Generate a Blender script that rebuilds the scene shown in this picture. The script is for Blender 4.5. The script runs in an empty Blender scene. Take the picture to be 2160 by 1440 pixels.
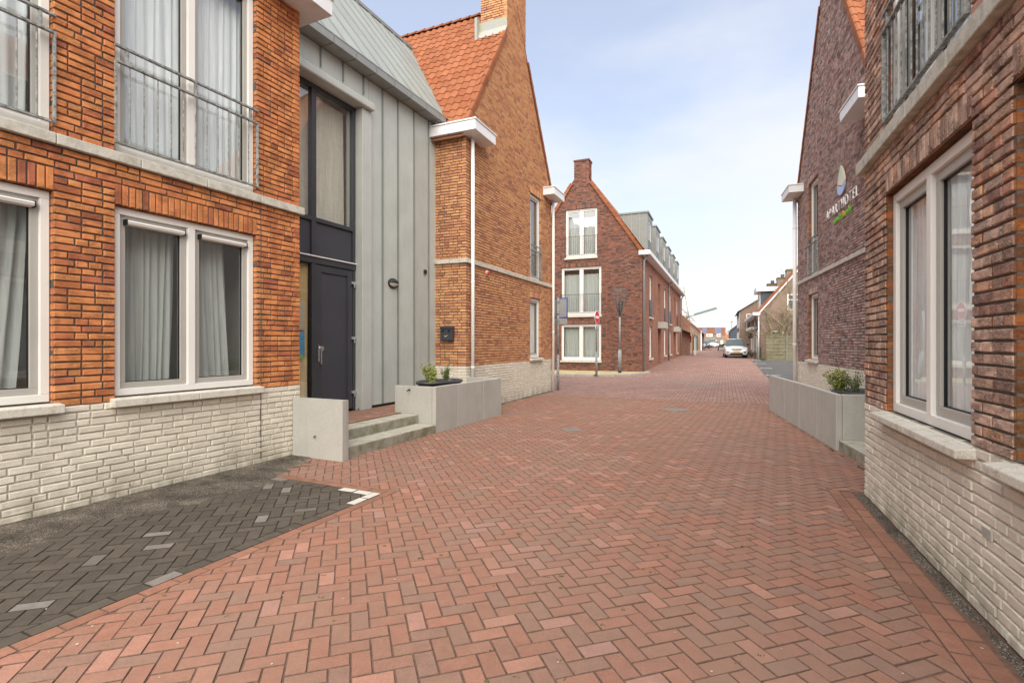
import bpy, bmesh, math, random
from mathutils import Vector, Matrix
random.seed(7)
R_ = math.radians
scene = bpy.context.scene
COL = scene.collection

# ------------------------------------------------------------------ camera
CAM_H = 1.53
cam_d = bpy.data.cameras.new('camera'); cam_d.sensor_width = 36; cam_d.sensor_fit = 'HORIZONTAL'
cam_d.lens = 18.0; cam_d.clip_start = .05; cam_d.clip_end = 3000; cam_d.shift_y = 4/2160
cam = bpy.data.objects.new('camera', cam_d); COL.objects.link(cam)
cam.location = (0, 0, CAM_H); cam.rotation_euler = (R_(90), 0, 0)
scene.camera = cam
scene.render.resolution_x = 1024; scene.render.resolution_y = 682

# ------------------------------------------------------------------ world, sun, exposure
SUN_EL, SUN_AZ = 46, 186          # azimuth clockwise from +Y
world = bpy.data.worlds.new('World'); scene.world = world; world.use_nodes = True
wt = world.node_tree; wt.nodes.clear()
def wn(t, **k):
    n = wt.nodes.new(t)
    for a, b in k.items(): setattr(n, a, b)
    return n
w_out = wn('ShaderNodeOutputWorld'); w_bg = wn('ShaderNodeBackground')
w_sky = wn('ShaderNodeTexSky', sky_type='NISHITA', sun_disc=False)
w_sky.sun_elevation = R_(SUN_EL); w_sky.sun_rotation = R_(SUN_AZ)
w_sky.air_density = 1.0; w_sky.dust_density = 1.0; w_sky.ozone_density = 2.6
w_tc = wn('ShaderNodeTexCoord'); w_sep = wn('ShaderNodeSeparateXYZ')
w_map = wn('ShaderNodeMapping'); w_map.inputs['Scale'].default_value = (1.0, 1.0, 2.6)
w_map.inputs['Location'].default_value = (2.3, .4, .15)
w_noi = wn('ShaderNodeTexNoise'); w_noi.inputs['Scale'].default_value = 1.15
w_noi.inputs['Detail'].default_value = 6; w_noi.inputs['Roughness'].default_value = .52
w_hz = wn('ShaderNodeMapRange'); w_hz.inputs['From Min'].default_value = -.02; w_hz.inputs['From Max'].default_value = .75
w_hz.inputs['To Min'].default_value = .40; w_hz.inputs['To Max'].default_value = -.02
w_add = wn('ShaderNodeMath', operation='ADD')
w_mr = wn('ShaderNodeMapRange', interpolation_type='SMOOTHSTEP')
w_mr.inputs['From Min'].default_value = .50; w_mr.inputs['From Max'].default_value = .78
w_mr.inputs['To Min'].default_value = .40; w_mr.inputs['To Max'].default_value = .9
w_mix = wn('ShaderNodeMix', data_type='RGBA')
w_mix.inputs['B'].default_value = (3.88, 3.88, 4.05, 1)
l = wt.links.new
l(w_tc.outputs['Generated'], w_map.inputs['Vector']); l(w_map.outputs['Vector'], w_noi.inputs['Vector'])
l(w_tc.outputs['Generated'], w_sep.inputs['Vector']); l(w_sep.outputs['Z'], w_hz.inputs['Value'])
l(w_noi.outputs['Fac'], w_add.inputs[0]); l(w_hz.outputs['Result'], w_add.inputs[1])
l(w_add.outputs['Value'], w_mr.inputs['Value']); l(w_mr.outputs['Result'], w_mix.inputs['Factor'])
l(w_sky.outputs['Color'], w_mix.inputs['A']); l(w_mix.outputs['Result'], w_bg.inputs['Color'])
l(w_bg.outputs['Background'], w_out.inputs['Surface'])
w_bg.inputs['Strength'].default_value = .093
sun_d = bpy.data.lights.new('sun', 'SUN'); sun_d.energy = 2.4; sun_d.angle = R_(85); sun_d.color = (1, .925, .80)
sun = bpy.data.objects.new('sun', sun_d); COL.objects.link(sun)
sun.location = (0, -20, 40); sun.rotation_euler = (R_(90-SUN_EL), 0, R_(180-SUN_AZ))
scene.view_settings.view_transform = 'Standard'; scene.view_settings.look = 'None'
scene.view_settings.gamma = 1; scene.view_settings.exposure = 1.48
scene.view_settings.use_curve_mapping = False

# ------------------------------------------------------------------ materials
def node(nt, t, ins=None, **k):
    n = nt.nodes.new(t)
    for a, b in k.items(): setattr(n, a, b)
    for a, b in (ins or {}).items():
        if isinstance(b, bpy.types.NodeSocket): nt.links.new(b, n.inputs[a])
        else: n.inputs[a].default_value = b
    return n
def c4(c): return (c[0], c[1], c[2], 1)
def newmat(name, rough=.7, spec=.3, metal=0):
    m = bpy.data.materials.new(name); m.use_nodes = True
    nt = m.node_tree; b = nt.nodes['Principled BSDF']
    b.inputs['Roughness'].default_value = rough; b.inputs['Metallic'].default_value = metal
    b.inputs['Specular IOR Level'].default_value = spec
    return m, nt, b
def ramp(nt, fac, stops, mode='LINEAR'):
    r = node(nt, 'ShaderNodeValToRGB', {'Fac': fac}); e = r.color_ramp.elements; r.color_ramp.interpolation = mode
    while len(e) < len(stops): e.new(.5)
    for i, (p, c) in enumerate(stops): e[i].position = p; e[i].color = c4(c)
    return r.outputs['Color']
def wpos(nt, scale=(1, 1, 1)):
    g = node(nt, 'ShaderNodeNewGeometry')
    return node(nt, 'ShaderNodeMapping', {'Vector': g.outputs['Position'], 'Scale': scale}).outputs['Vector']
def noise(nt, vec, scale, detail=3, rough=.55, dist=0):
    return node(nt, 'ShaderNodeTexNoise', {'Vector': vec, 'Scale': scale, 'Detail': detail, 'Roughness': rough, 'Distortion': dist}).outputs['Fac']
def mrange(nt, v, a, b, c, d):
    return node(nt, 'ShaderNodeMapRange', {'Value': v, 'From Min': a, 'From Max': b, 'To Min': c, 'To Max': d}).outputs['Result']
def mth(nt, op, a, b=0.0):
    n = nt.nodes.new('ShaderNodeMath'); n.operation = op
    for i, x in enumerate((a, b)):
        if isinstance(x, bpy.types.NodeSocket): nt.links.new(x, n.inputs[i])
        else: n.inputs[i].default_value = x
    return n.outputs['Value']
def mixc(nt, fac, a, b, mode='MIX'):
    n = nt.nodes.new('ShaderNodeMix'); n.data_type = 'RGBA'; n.blend_type = mode
    for k, x in (('Factor', fac), ('A', a), ('B', b)):
        if isinstance(x, bpy.types.NodeSocket): nt.links.new(x, n.inputs[k])
        else: n.inputs[k].default_value = x if k == 'Factor' else c4(x)
    return n.outputs['Result']
def val(nt, col_socket_fac):   # grey value -> colour for multiply
    return node(nt, 'ShaderNodeCombineColor', {'Red': col_socket_fac, 'Green': col_socket_fac, 'Blue': col_socket_fac}).outputs['Color']
def bump(nt, b, h, strength=.5, dist=.01):
    bn = node(nt, 'ShaderNodeBump', {'Height': h, 'Strength': strength, 'Distance': dist})
    nt.links.new(bn.outputs['Normal'], b.inputs['Normal'])
def rnd_socket(nt):
    a = node(nt, 'ShaderNodeAttribute', attribute_name='rnd'); o = node(nt, 'ShaderNodeObjectInfo')
    return mth(nt, 'FRACT', mth(nt, 'ADD', a.outputs['Fac'], o.outputs['Random']))

def brick_mat(name, stops, crack=1.0, vary=.35, rough=.85, stretch=2.6, bstr=.9, dirt=None, fine=(.82, 1.16), splash=None, pale=None, wash=None):
    m, nt, b = newmat(name, rough, .2)
    r = rnd_socket(nt); col = ramp(nt, r, stops)
    p = wpos(nt, (1, 1, stretch))
    n1 = noise(nt, p, 14, 4, .6); n2 = noise(nt, p, 90, 3, .6)
    col = mixc(nt, 1, col, val(nt, mrange(nt, n1, .25, .75, 1-vary, 1+vary)), 'MULTIPLY')
    col = mixc(nt, 1, col, val(nt, mrange(nt, n2, .25, .75, *fine)), 'MULTIPLY')
    if pale: col = mixc(nt, mrange(nt, noise(nt, p, 30, 4, .7), .52, .72, 0, pale[1]), col, pale[0])
    h = mth(nt, 'ADD', mth(nt, 'MULTIPLY', n2, .35), mth(nt, 'MULTIPLY', n1, .8))
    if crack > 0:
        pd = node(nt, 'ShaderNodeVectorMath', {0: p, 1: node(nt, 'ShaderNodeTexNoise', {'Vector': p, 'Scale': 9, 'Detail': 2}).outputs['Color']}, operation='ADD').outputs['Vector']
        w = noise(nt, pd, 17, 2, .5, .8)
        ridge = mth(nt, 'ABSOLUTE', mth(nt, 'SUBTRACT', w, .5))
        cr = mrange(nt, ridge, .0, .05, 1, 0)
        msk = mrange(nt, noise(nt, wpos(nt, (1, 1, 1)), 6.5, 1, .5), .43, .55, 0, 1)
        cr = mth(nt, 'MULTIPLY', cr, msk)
        col = mixc(nt, mth(nt, 'MULTIPLY', cr, min(1, .75*crack)), col, (.035, .018, .014))  # crack shade and dirt mixed into the colour, besides the bump
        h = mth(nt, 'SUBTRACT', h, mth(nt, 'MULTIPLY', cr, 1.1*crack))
    if dirt:
        col = mixc(nt, mrange(nt, noise(nt, wpos(nt), 1.3, 4, .6), .5, .78, 0, dirt[1]), col, dirt[0])
    if wash: col = mixc(nt, mrange(nt, noise(nt, wpos(nt), .42, 3, .55), .42, .66, 0, wash[1]), col, wash[0])
    if splash:      # algae and splash stains along the foot of the wall
        sz = node(nt, 'ShaderNodeSeparateXYZ', {'Vector': wpos(nt)}).outputs['Z']
        k = mth(nt, 'MULTIPLY', mrange(nt, sz, .0, .34, 1, 0), mrange(nt, noise(nt, wpos(nt, (1, 1, .5)), 5, 5, .65), .38, .62, 0, 1))
        col = mixc(nt, mth(nt, 'MULTIPLY', k, .8), col, splash)
    nt.links.new(col, b.inputs['Base Color']); bump(nt, b, h, bstr, .008)
    return m
def plain(name, c, rough=.6, spec=.4, metal=0, vary=.08, scale=3, bstr=.0, bscale=80, coat=0, streak=0, streakc=(.2, .2, .18), tint=0):
    m, nt, b = newmat(name, rough, spec, metal)
    p = wpos(nt); n1 = noise(nt, p, scale, 4, .6)
    col = mixc(nt, 1, c, val(nt, mrange(nt, n1, .25, .75, 1-vary, 1+vary)), 'MULTIPLY')
    if tint:
        r = rnd_socket(nt); col = mixc(nt, 1, col, val(nt, mrange(nt, r, 0, 1, 1-tint, 1+tint)), 'MULTIPLY')
    if streak:
        ps = wpos(nt, (9, 9, 1.1)); s = noise(nt, ps, 2.2, 4, .65)
        col = mixc(nt, mrange(nt, s, .5, .75, 0, streak), col, streakc)
    nt.links.new(col, b.inputs['Base Color'])
    if bstr: bump(nt, b, noise(nt, p, bscale, 3, .6), bstr, .004)
    if coat: b.inputs['Coat Weight'].default_value = coat; b.inputs['Coat Roughness'].default_value = .05
    nt.links.new(mrange(nt, n1, .3, .7, max(0.02, rough-.07), min(1, rough+.07)), b.inputs['Roughness'])
    return m
def stained(name, c, c2, scale=7, lo=.45, hi=.7, amt=.8, rough=.9, bstr=.35, c3=None, zfade=None):
    m, nt, b = newmat(name, rough, .2)
    p = wpos(nt); n1 = noise(nt, p, scale, 5, .65); n2 = noise(nt, p, 130, 2, .6)
    col = mixc(nt, mrange(nt, n1, lo, hi, 0, amt), c, c2)
    if c3: col = mixc(nt, mrange(nt, noise(nt, wpos(nt, (3, 3, .35)), scale*.9, 4, .6), .5, .7, 0, .6), col, c3)
    col = mixc(nt, 1, col, val(nt, mrange(nt, n2, .3, .7, .8, 1.18)), 'MULTIPLY')
    nt.links.new(col, b.inputs['Base Color']); bump(nt, b, mth(nt, 'ADD', n2, mth(nt, 'MULTIPLY', n1, 1.5)), bstr, .006)
    return m
def glass_mat(name, ior=1.7, tint=(.93, .96, .95)):
    m = bpy.data.materials.new(name); m.use_nodes = True; nt = m.node_tree; nt.nodes.clear()
    o = node(nt, 'ShaderNodeOutputMaterial')
    wv = noise(nt, wpos(nt), 1.6, 1, .4)
    bn = node(nt, 'ShaderNodeBump', {'Height': wv, 'Strength': .12, 'Distance': .02})
    lw = node(nt, 'ShaderNodeLayerWeight', {'Blend': .5}); f0 = ((ior-1)/(ior+1))**2*1.5
    fr = mth(nt, 'ADD', mth(nt, 'MULTIPLY', mth(nt, 'POWER', lw.outputs['Facing'], 5.0), 1-f0), f0)
    t = node(nt, 'ShaderNodeBsdfTransparent', {'Color': c4(tint)})
    g = node(nt, 'ShaderNodeBsdfGlossy', {'Color': (.95, .97, 1, 1), 'Roughness': .0, 'Normal': bn.outputs['Normal']})
    mx = node(nt, 'ShaderNodeMixShader', {'Fac': fr, 1: t.outputs['BSDF'], 2: g.outputs['BSDF']})
    nt.links.new(mx.outputs['Shader'], o.inputs['Surface'])
    return m
def cloth_mat(name, c, trans=.35, see=.12):
    m = bpy.data.materials.new(name); m.use_nodes = True; nt = m.node_tree; nt.nodes.clear()
    o = node(nt, 'ShaderNodeOutputMaterial')
    v = mixc(nt, 1, c, val(nt, mrange(nt, noise(nt, wpos(nt, (8, 8, .6)), 4, 2, .5), .3, .7, .9, 1.06)), 'MULTIPLY')
    d = node(nt, 'ShaderNodeBsdfDiffuse', {'Color': v}); tr = node(nt, 'ShaderNodeBsdfTranslucent', {'Color': v})
    tp = node(nt, 'ShaderNodeBsdfTransparent')
    a = node(nt, 'ShaderNodeMixShader', {'Fac': trans, 1: d.outputs['BSDF'], 2: tr.outputs['BSDF']})
    b = node(nt, 'ShaderNodeMixShader', {'Fac': see, 1: a.outputs['Shader'], 2: tp.outputs['BSDF']})
    nt.links.new(b.outputs['Shader'], o.inputs['Surface'])
    return m
def pattern_brick(name, c1, c2, mortar, bw=.22, bh=.066, offset=.5, ax='YZ', rough=.9, msize=.012, freq=2):
    """procedural brick pattern in the object's own metres, for surfaces too far to tell bricks apart"""
    m, nt, b = newmat(name, rough, .15)
    tc = node(nt, 'ShaderNodeTexCoord'); s = node(nt, 'ShaderNodeSeparateXYZ', {'Vector': tc.outputs['Object']})
    cv = node(nt, 'ShaderNodeCombineXYZ', {'X': s.outputs[ax[0]], 'Y': s.outputs[ax[1]]})
    bt = node(nt, 'ShaderNodeTexBrick', {'Vector': cv.outputs['Vector'], 'Color1': c4(c1), 'Color2': c4(c2), 'Mortar': c4(mortar),
        'Scale': 1.0, 'Mortar Size': msize, 'Brick Width': bw, 'Row Height': bh, 'Bias': 0.0}, offset=offset, offset_frequency=freq)
    n1 = noise(nt, wpos(nt), 1.1, 5, .65); n2 = noise(nt, wpos(nt, (1, 1, 3)), 7, 3, .6)
    col = mixc(nt, 1, bt.outputs['Color'], val(nt, mrange(nt, n1, .25, .75, .8, 1.2)), 'MULTIPLY')
    col = mixc(nt, 1, col, val(nt, mrange(nt, n2, .25, .75, .7, 1.3)), 'MULTIPLY')
    nt.links.new(col, b.inputs['Base Color']); bump(nt, b, mth(nt, 'MULTIPLY', bt.outputs['Fac'], -1), .5, .008)
    return m

M = {}
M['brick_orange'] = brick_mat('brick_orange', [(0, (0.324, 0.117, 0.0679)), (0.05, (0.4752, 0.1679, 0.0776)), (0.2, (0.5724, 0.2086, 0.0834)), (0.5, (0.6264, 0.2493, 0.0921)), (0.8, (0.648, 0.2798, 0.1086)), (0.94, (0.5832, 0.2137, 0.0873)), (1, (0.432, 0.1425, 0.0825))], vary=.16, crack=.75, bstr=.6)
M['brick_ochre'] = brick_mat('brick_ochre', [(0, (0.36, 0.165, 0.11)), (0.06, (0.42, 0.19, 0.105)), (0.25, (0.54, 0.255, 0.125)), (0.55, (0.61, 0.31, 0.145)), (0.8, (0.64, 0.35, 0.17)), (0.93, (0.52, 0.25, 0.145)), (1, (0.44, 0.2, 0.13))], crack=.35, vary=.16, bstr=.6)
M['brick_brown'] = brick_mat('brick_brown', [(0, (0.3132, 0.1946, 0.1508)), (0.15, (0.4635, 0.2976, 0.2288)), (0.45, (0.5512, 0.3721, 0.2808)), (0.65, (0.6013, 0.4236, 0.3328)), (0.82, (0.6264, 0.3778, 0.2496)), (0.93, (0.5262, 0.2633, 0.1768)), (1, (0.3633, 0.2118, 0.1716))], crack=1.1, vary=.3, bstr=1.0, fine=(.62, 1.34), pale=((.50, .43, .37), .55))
M['brick_end'] = brick_mat('brick_end', [(0, (.15, .075, .04)), (.3, (.28, .10, .04)), (.55, (.20, .10, .045)), (.8, (.42, .14, .04)), (1, (.26, .11, .05))], crack=.25, vary=.3)
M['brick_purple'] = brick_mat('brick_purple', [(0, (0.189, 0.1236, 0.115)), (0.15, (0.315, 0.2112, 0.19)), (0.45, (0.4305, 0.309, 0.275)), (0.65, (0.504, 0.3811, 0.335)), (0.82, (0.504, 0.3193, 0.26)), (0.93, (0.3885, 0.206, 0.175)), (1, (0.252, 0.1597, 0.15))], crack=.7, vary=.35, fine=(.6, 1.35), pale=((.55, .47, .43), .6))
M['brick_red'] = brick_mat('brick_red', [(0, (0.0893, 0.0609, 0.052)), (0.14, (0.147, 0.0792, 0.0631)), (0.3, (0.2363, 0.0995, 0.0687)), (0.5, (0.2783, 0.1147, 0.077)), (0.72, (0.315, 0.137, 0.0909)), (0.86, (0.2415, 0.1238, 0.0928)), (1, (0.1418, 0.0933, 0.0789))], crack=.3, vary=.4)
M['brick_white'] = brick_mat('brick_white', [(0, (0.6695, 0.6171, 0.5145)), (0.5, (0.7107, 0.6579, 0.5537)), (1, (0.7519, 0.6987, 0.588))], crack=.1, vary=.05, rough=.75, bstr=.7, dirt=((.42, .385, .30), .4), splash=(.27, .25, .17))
M['mortar_dark'] = plain('mortar_dark', (.115, .10, .085), .95, .1, vary=.2, scale=20, bstr=.5)
M['mortar_grey'] = plain('mortar_grey', (.15, .135, .118), .95, .1, vary=.2, scale=20, bstr=.5)
M['mortar_white'] = plain('mortar_white', (.57, .53, .455), .95, .1, vary=.12, scale=12, bstr=.4)
M['stone'] = stained('band_stone', (.56, .54, .47), (.33, .31, .24), 9, .45, .68, .8)
M['sill'] = stained('sill_stone', (.62, .59, .51), (.36, .33, .25), 12, .5, .72, .75)
M['white_frame'] = plain('white_frame', (.76, .745, .70), .5, .4, vary=.03)
M['grey_sash'] = plain('grey_sash', (.40, .385, .35), .4, .4, vary=.03)
M['white_paint'] = plain('white_paint', (.74, .745, .75), .45, .4, vary=.05, streak=.25, streakc=(.5, .49, .46))
M['pipe_white'] = plain('pipe_white', (.80, .79, .75), .4, .4, vary=.05, streak=.3, streakc=(.5, .48, .43))
M['galv'] = stained('galvanised_steel', (.35, .36, .35), (.12, .125, .118), 22, .42, .6, .85, .6, .3)
M['anthracite'] = plain('anthracite_paint', (.042, .044, .052), .38, .5, vary=.08, bstr=.05, bscale=300)
M['anthracite_panel'] = plain('anthracite_panel', (.05, .051, .062), .5, .4, vary=.06, bstr=.05, bscale=300)
M['black'] = plain('black_rubber', (.012, .012, .013), .5, .3)
M['zinc'] = plain('zinc_sheet', (.44, .465, .43), .5, .35, .06, vary=.09, scale=2.2, streak=.4, streakc=(.50, .52, .48), tint=.07, bstr=.25, bscale=3.5)
M['zinc_roof'] = plain('zinc_roof', (.29, .315, .295), .45, .4, .05, vary=.08, scale=1.2, streak=.25, streakc=(.32, .345, .33), tint=.06)
M['zinc_seam'] = plain('zinc_seam', (.20, .213, .2), .45, .4, .1, vary=.1)  # on seams, the darker tone stands in for their shadow line
M['zinc_dark'] = plain('zinc_dark', (.29, .305, .29), .45, .4, .3, vary=.12)
M['zinc_frame'] = plain('zinc_frame', (.47, .49, .455), .45, .4, .06, vary=.06, streak=.2, streakc=(.30, .31, .30))
M['tile'] = brick_mat('roof_tile', [(0, (.225, .072, .03)), (.3, (.265, .09, .038)), (.6, (.285, .10, .043)), (.85, (.31, .115, .053)), (1, (.25, .082, .036))], crack=0, vary=.16, rough=.75, stretch=1, bstr=.25, dirt=((.30, .12, .06), .5))
M['concrete'] = stained('precast_concrete', (.47, .462, .42), (.40, .392, .35), 3, .35, .75, .8, .8, .12, c3=(.385, .375, .335))
M['concrete_mid'] = stained('precast_concrete_light', (.45, .44, .40), (.385, .375, .335), 3, .35, .75, .8, .8, .12, c3=(.37, .36, .325))
M['concrete_dark'] = stained('grey_concrete', (.25, .25, .235), (.19, .19, .175), 3, .4, .7, .8, .85, .15)
M['step'] = stained('mossy_step_stone', (.46, .44, .37), (.30, .29, .20), 6, .42, .7, .8, .9, .4, c3=None)
M['step_face'] = stained('mossy_step_face', (.33, .31, .26), (.15, .15, .07), 4, .42, .62, .8, .95, .4)
M['paver'] = brick_mat('paver_red', [(0, (0.2498, 0.1477, 0.1127)), (0.12, (0.2605, 0.1572, 0.1144)), (0.3, (0.2817, 0.1477, 0.1038)), (0.5, (0.3029, 0.1429, 0.0985)), (0.7, (0.2871, 0.1572, 0.1127)), (0.86, (0.3296, 0.1572, 0.1073)), (0.95, (0.3933, 0.2048, 0.1496)), (1, (0.319, 0.1905, 0.1584))], crack=0, vary=.12, rough=.8, stretch=1, bstr=.3, dirt=((.26, .175, .12), .6), wash=((.265, .175, .135), .5))
M['paver_edge'] = brick_mat('paver_edge', [(0, (0.2394, 0.1184, 0.0805)), (0.5, (0.2729, 0.1327, 0.0875)), (1, (0.3065, 0.1516, 0.1033))], crack=0, vary=.15, rough=.85, stretch=1, bstr=.35, dirt=((.16, .12, .09), .5))
M['paver_black'] = brick_mat('paver_black', [(0, (0.0758, 0.0641, 0.0512)), (0.5, (0.0874, 0.0734, 0.0587)), (0.9, (0.0964, 0.0818, 0.0649)), (0.965, (0.1025, 0.0875, 0.0688)), (0.972, (0.1961, 0.1749, 0.1566)), (1, (0.2139, 0.1875, 0.1681))], crack=0, vary=.16, rough=.85, stretch=1, bstr=.3, dirt=((.13, .108, .082), .9))
M['paver_white'] = plain('paver_white', (.56, .54, .48), .8, .2, vary=.1, scale=18, bstr=.2)
M['paver_yellow'] = pattern_brick('paver_yellow', (.50, .40, .20), (.56, .46, .26), (.30, .25, .15), .2, .1, .5, 'XY')
M['bed'] = plain('joint_sand', (.16, .10, .075), .98, .1, vary=.3, scale=40, bstr=.6, bscale=200)
M['bed_dark'] = plain('joint_sand_dark', (.05, .043, .035), .98, .1, vary=.3, scale=40, bstr=.6, bscale=200)
M['street_far'] = pattern_brick('street_bricks_far', (.27, .165, .135), (.33, .205, .17), (.17, .105, .085), .21, .105, .5, 'YX', .85, .008)
M['bay_far'] = pattern_brick('bay_bricks_far', (.11, .108, .105), (.14, .137, .132), (.06, .06, .058), .2, .1, .5, 'YX', .9, .008)
M['wire'] = plain('dark_wire', (.15, .14, .13), .5, .3)
M['cover'] = plain('cover_plate', (.24, .185, .155), .8, .2, vary=.2, scale=20)
M['kerb'] = stained('kerb_concrete', (.42, .41, .37), (.30, .29, .25), 5)
M['soil'] = plain('soil', (.09, .07, .05), 1, .1, vary=.3, scale=9, bstr=.5)
M['ground'] = stained('bare_ground', (.18, .15, .11), (.10, .12, .05), 1.2, .4, .65, .8)
M['grit_old'] = stained('black_grit', (.075, .067, .058), (.19, .165, .135), 6, .38, .62, .9, 1.0, 1.0)
def grit_mat():
    m, nt, b = newmat('blown_grit', 1.0, .1); p = wpos(nt)
    v = node(nt, 'ShaderNodeTexVoronoi', {'Vector': p, 'Scale': 210.0}); w = node(nt, 'ShaderNodeSeparateColor', {'Color': v.outputs['Color']})
    base = ramp(nt, w.outputs['Red'], [(0, (.045, .039, .032)), (.5, (.095, .082, .066)), (.85, (.17, .145, .115)), (1, (.36, .32, .27))])
    big = noise(nt, p, 3.2, 5, .62); col = mixc(nt, 1, base, val(nt, mrange(nt, big, .3, .7, .55, 1.7)), 'MULTIPLY')
    nt.links.new(col, b.inputs['Base Color']); bump(nt, b, mth(nt, 'ADD', v.outputs['Distance'], noise(nt, p, 60, 3, .6)), .9, .006)
    return m
M['grit'] = grit_mat()
M['glass'] = glass_mat('window_glass', 1.9)
M['glass_strong'] = glass_mat('window_glass_coated', 2.2, (.93, .95, .92))
M['curtain'] = cloth_mat('sheer_curtain', (.90, .91, .91), .12, .02)
M['curtain_grey'] = cloth_mat('grey_curtain', (.74, .76, .73), .25, .12)
M['drape'] = cloth_mat('beige_drape', (.74, .55, .27), .05, 0)  # bright ochre also stands in for light in the entrance side light
M['blind'] = cloth_mat('blind_cloth', (.82, .79, .70), .1, 0)
M['room'] = plain('room_wall', (.62, .60, .56), .9, .1)
M['room_floor'] = plain('room_floor', (.16, .12, .09), .8, .2)
M['rust'] = stained('rusted_lintel', (.16, .055, .018), (.06, .025, .012), 8, .4, .6, .9, .8, .3)
M['steel'] = plain('brushed_steel', (.55, .56, .57), .3, .5, .85)
M['lead'] = stained('lead_flashing', (.33, .34, .33), (.40, .37, .15), 7, .5, .66, .8, .7, .3)
M['bark'] = stained('bark', (.17, .145, .09), (.20, .21, .06), 6, .45, .62, .9, .95, .8)
M['twig'] = plain('twig', (.30, .25, .17), .9, .1, vary=.2)
M['moss'] = plain('moss', (.13, .12, .05), 1, .1, vary=.4, scale=30, bstr=.6)
def leafmat(name, stops):
    m, nt, b = newmat(name, .5, .35); r = rnd_socket(nt)
    nt.links.new(ramp(nt, r, stops), b.inputs['Base Color']); return m
M['leaf_var'] = leafmat('variegated_leaf', [(0, (.07, .11, .03)), (.35, (.16, .21, .04)), (.7, (.38, .40, .10)), (1, (.55, .52, .2))])
M['leaf_green'] = leafmat('dark_leaf', [(0, (.04, .075, .022)), (.5, (.08, .14, .035)), (1, (.2, .26, .07))])
M['leaf_hedge'] = leafmat('hedge_leaf', [(0, (.03, .06, .015)), (.6, (.07, .12, .03)), (1, (.16, .18, .06))])
def flat(name, c, rough=.5, **k): return plain(name, c, rough, **k)
M['sign_blue'] = flat('sign_blue', (.02, .08, .38), .4)
M['sign_back'] = flat('sign_back', (.32, .33, .33), .45, metal=.4)
M['sign_red'] = flat('sign_red', (.62, .02, .03), .35)
M['sign_white'] = flat('sign_white', (.82, .82, .80), .4)
M['letter_white'] = flat('letter_white', (.82, .81, .78), .4)
M['letter_green'] = flat('letter_green', (.16, .46, .03), .4)
M['letter_orange'] = flat('letter_orange', (.55, .40, .03), .4)
M['logo_green'] = flat('logo_green', (.50, .66, .45), .4); M['logo_sand'] = flat('logo_sand', (.68, .60, .45), .4); M['logo_blue'] = flat('logo_blue', (.38, .50, .74), .4)
M['lamp_glass'] = flat('frosted_glass', (.55, .54, .5), .3)
M['poster_blue'] = flat('poster_blue', (.05, .36, .62), .5); M['poster_green'] = flat('poster_green', (.25, .55, .05), .5); M['paper'] = flat('paper', (.55, .5, .42), .7)
M['car_white'] = flat('car_white', (.66, .68, .70), .25, coat=.8); M['car_silver'] = flat('car_silver', (.42, .45, .50), .3, metal=.5, coat=.6); M['car_dark'] = flat('car_dark', (.06, .07, .1), .3, coat=.7)
M['car_glass'] = flat('car_glass', (.10, .125, .12), .08, spec=.7); M['plate'] = flat('plate_yellow', (.75, .42, .01), .5); M['tyre'] = flat('tyre', (.015, .015, .016), .85); M['lamp_lens'] = flat('lamp_lens', (.62, .66, .70), .12)
M['plastic'] = flat('black_plastic', (.02, .02, .022), .6)
M['green_paint'] = flat('green_paint', (.03, .075, .04), .5); M['mill_green'] = flat('mill_green', (.13, .18, .15), .6); M['mill_white'] = flat('mill_white', (.66, .67, .66), .7); M['canvas'] = flat('mill_lattice', (.62, .58, .52), .8)
M['solar'] = flat('solar_panel', (.16, .19, .32), .2, spec=.6)
M['slate'] = flat('slate_cladding', (.07, .085, .11), .6)
M['brick_far'] = pattern_brick('brick_brown_far', (.24, .16, .115), (.30, .195, .14), (.24, .21, .18), ax='XZ')
M['brick_far_side'] = pattern_brick('brick_brown_far_side', (.24, .16, .115), (.30, .195, .14), (.24, .21, .18), ax='YZ')
M['brick_c_side'] = pattern_brick('brick_red_far', (.30, .115, .075), (.37, .16, .105), (.26, .17, .13), ax='YZ')
M['brick_backup'] = pattern_brick('brick_backup', (.40, .15, .06), (.48, .19, .07), (.16, .14, .12), ax='YZ')
M['tile_far'] = pattern_brick('tile_orange_far', (.30, .125, .065), (.36, .15, .08), (.28, .10, .05), .25, .3, 0, 'YZ')
M['tile_brown'] = pattern_brick('tile_brown_far', (.24, .11, .065), (.29, .14, .08), (.13, .07, .05), .25, .2, 0, 'YZ')
M['timber_grey'] = stained('weathered_slab', (.22, .195, .13), (.12, .115, .06), 4, .4, .65, .8)
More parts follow.
